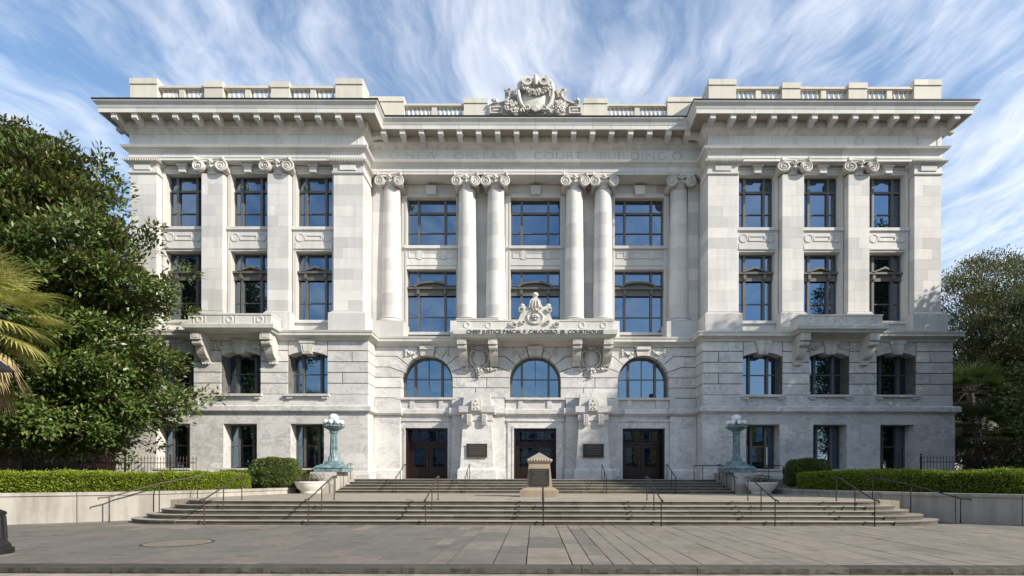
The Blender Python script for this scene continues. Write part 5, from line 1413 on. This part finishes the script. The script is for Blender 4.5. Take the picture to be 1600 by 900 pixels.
fan_palm('yellow green fan palm with a hanging skirt of dry fronds at the left edge', (-19.45,17.6,.93), 6.5, 46, 50, 1.58, (M['palm'], M['palmdead'], M['bark']), 4, .19)
# right background
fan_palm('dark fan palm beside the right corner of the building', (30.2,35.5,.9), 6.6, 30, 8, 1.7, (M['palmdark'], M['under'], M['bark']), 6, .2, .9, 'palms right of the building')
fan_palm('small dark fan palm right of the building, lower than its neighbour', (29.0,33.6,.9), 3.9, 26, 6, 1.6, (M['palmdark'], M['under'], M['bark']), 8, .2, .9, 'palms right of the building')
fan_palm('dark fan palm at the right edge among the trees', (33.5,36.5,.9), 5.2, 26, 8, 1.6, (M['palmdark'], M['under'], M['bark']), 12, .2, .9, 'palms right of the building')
broadleaf('olive_tree', 'open olive brown tree with bare limbs right of the building', (37.5,42,.9), [6,8,10.5,13,15.5,17.5,18.6], [3.2,6.0,7.4,7.4,6.4,4.2,1.5], .8, 800, 95, (.15,.28), (.06,.10), M['olive'], 21, .42, (.6,1.2), 0, .6, nlimb=46)
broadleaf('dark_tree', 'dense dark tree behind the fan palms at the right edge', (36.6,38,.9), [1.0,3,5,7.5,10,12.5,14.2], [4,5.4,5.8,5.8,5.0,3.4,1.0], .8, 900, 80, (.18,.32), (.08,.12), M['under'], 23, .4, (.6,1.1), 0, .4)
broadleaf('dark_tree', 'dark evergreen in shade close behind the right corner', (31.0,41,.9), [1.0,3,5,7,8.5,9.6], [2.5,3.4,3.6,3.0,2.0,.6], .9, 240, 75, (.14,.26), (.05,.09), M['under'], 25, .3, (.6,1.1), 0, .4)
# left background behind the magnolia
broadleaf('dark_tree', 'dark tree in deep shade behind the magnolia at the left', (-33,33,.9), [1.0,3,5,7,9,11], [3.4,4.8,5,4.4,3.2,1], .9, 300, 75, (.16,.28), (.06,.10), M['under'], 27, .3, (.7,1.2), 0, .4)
def bush(label, x, y, z, r, h, n, mat, seed):
    rng = np.random.default_rng(seed); t = thing('bush', label, 'bush', (x,y,z))
    C = np.stack([x+rng.normal(0,r*.45,n), y+rng.normal(0,r*.35,n), z+h*(.1+.85*rng.random(n))*np.exp(-0*rng.random(n))], 1); O = C-np.array([x,y,z]); O /= np.linalg.norm(O,axis=1,keepdims=True)
    link('foliage', mesh_quads('foliage', clump_leaves(C, rng.uniform(.3,.6,n), 50, (.08,.18), (.03,.06), O, rng), mat), t)
    m = MB()
    for i in range(14): c = C[rng.integers(n)]; m.tube([(x+rng.normal(0,.1),y+rng.normal(0,.1),z-.05),((x+c[0])/2,(y+c[1])/2,z+(c[2]-z)*.6),tuple(c)], [.03,.02,.008], 5)
    m.build('stems', M['bark'], t)
bush('brown dry brush behind the right iron fence', 29.5, 31.5, .93, 2.4, 3.2, 90, M['brown'], 31)
bush('dark undergrowth at the foot of the right palms', 33.0, 33.5, .93, 3.0, 2.6, 90, M['under'], 32)
bush('dark undergrowth behind the left iron fence near the wing', -26.8, 28.6, .93, 1.6, 1.5, 60, M['under'], 33)
bush('dark undergrowth behind the left iron fence at the edge', -31.5, 30.0, .93, 3.0, 2.8, 90, M['under'], 34)

# ------------------------------------------------------------------ townhouses across the street (mirrored in the windows) and beyond
def townhouse(label, x0, x1, y0, y1, h, mat, face, nwin, floors, roof_h):
    """face: +1 when the front looks to +y, -1 to -y"""
    t = thing('townhouse', label, 'house', ((x0+x1)/2, y1 if face > 0 else y0, -.0)); yf = y1 if face > 0 else y0
    MB().box(x0, x1, y0, y1, -.2, h).build('wall', mat, t)
    ym = (y0+y1)/2; m = MB().poly_x([(y0-.3,h),(ym,h+roof_h),(y1+.3,h)], x0-.1, x1+.1); m.build('roof', M['slate'], t)
    m = MB(); m.box(x0-.1,x1+.1,*sorted((yf,yf+face*.35)),h-.45,h-.003); m.build('cornice', M['trim'], t)
    for k in range(2): MB().box(x0+(x1-x0)*(.2+.6*k)-.4, x0+(x1-x0)*(.2+.6*k)+.4, ym-.4, ym+.4, h+roof_h*.5, h+roof_h+1.1).build('chimney', M['brick'], t)
    fh = (h-.6)/floors
    for f in range(floors):
        for i in range(nwin):
            x = x0+(x1-x0)*(i+.5)/nwin; z = f*fh+(.1 if f == 0 else .5); hh = fh*.72
            w = MB().box(x-.62,x+.62,*sorted((yf+face*.002,yf+face*.08)),z,z+hh).build('window' if f else 'door', M['trim'], t)
            MB().box(x-.5,x+.5,*sorted((yf+face*.081,yf+face*.1)),z+.1,z+hh-.1).build('pane', M['glass'], w)
        if f:
            g = MB().box(x0,x1,*sorted((yf+face*.02,yf+face*1.2)),f*fh+.25,f*fh+.38)
            g.box(x0,x1,*sorted((yf+face*1.14,yf+face*1.18)),f*fh+1.25,f*fh+1.30)
            for i in range(int((x1-x0)/.3)): g.box(x0+.3*i,x0+.3*i+.03,*sorted((yf+face*1.145,yf+face*1.175)),f*fh+.38,f*fh+1.25)
            g.build('gallery', M['iron'], t)
M['slate'] = plain('slate_roof', (.09,.085,.085), .7, 0, .25, 3)
M['trim'] = plain('painted_trim', (.55,.53,.48), .6)
M['brick'] = plain('red_brick', (.25,.10,.065), .85, 0, .3, 6)
M['ochre'] = plain('ochre_stucco', (.48,.30,.07), .85, 0, .15, 2)
M['cream'] = plain('cream_stucco', (.55,.50,.40), .85, 0, .12, 2)
M['greystucco'] = plain('grey_stucco', (.30,.30,.29), .85, 0, .15, 2)
townhouse('red brick townhouse across the street, mirrored in the left windows', -40, -19, -14, -3.2, 10.6, M['brick'], 1, 6, 3, 2.4)
townhouse('grey stucco townhouse across the street behind the viewpoint', -18.8, -2, -14, -3.2, 9.4, M['greystucco'], 1, 5, 3, 2.2)
townhouse('cream townhouse across the street right behind the viewpoint', -1.8, 13, -14, -3.2, 9.8, M['cream'], 1, 5, 3, 2.2)
townhouse('ochre townhouse across the street, mirrored in a right ground floor window', 13.2, 30, -14, -3.2, 9.6, M['ochre'], 1, 5, 3, 2.4)
townhouse('red brick townhouse far behind the left iron fence', -62, -40, 44, 54, 8.5, M['brick'], -1, 7, 2, 2.2)
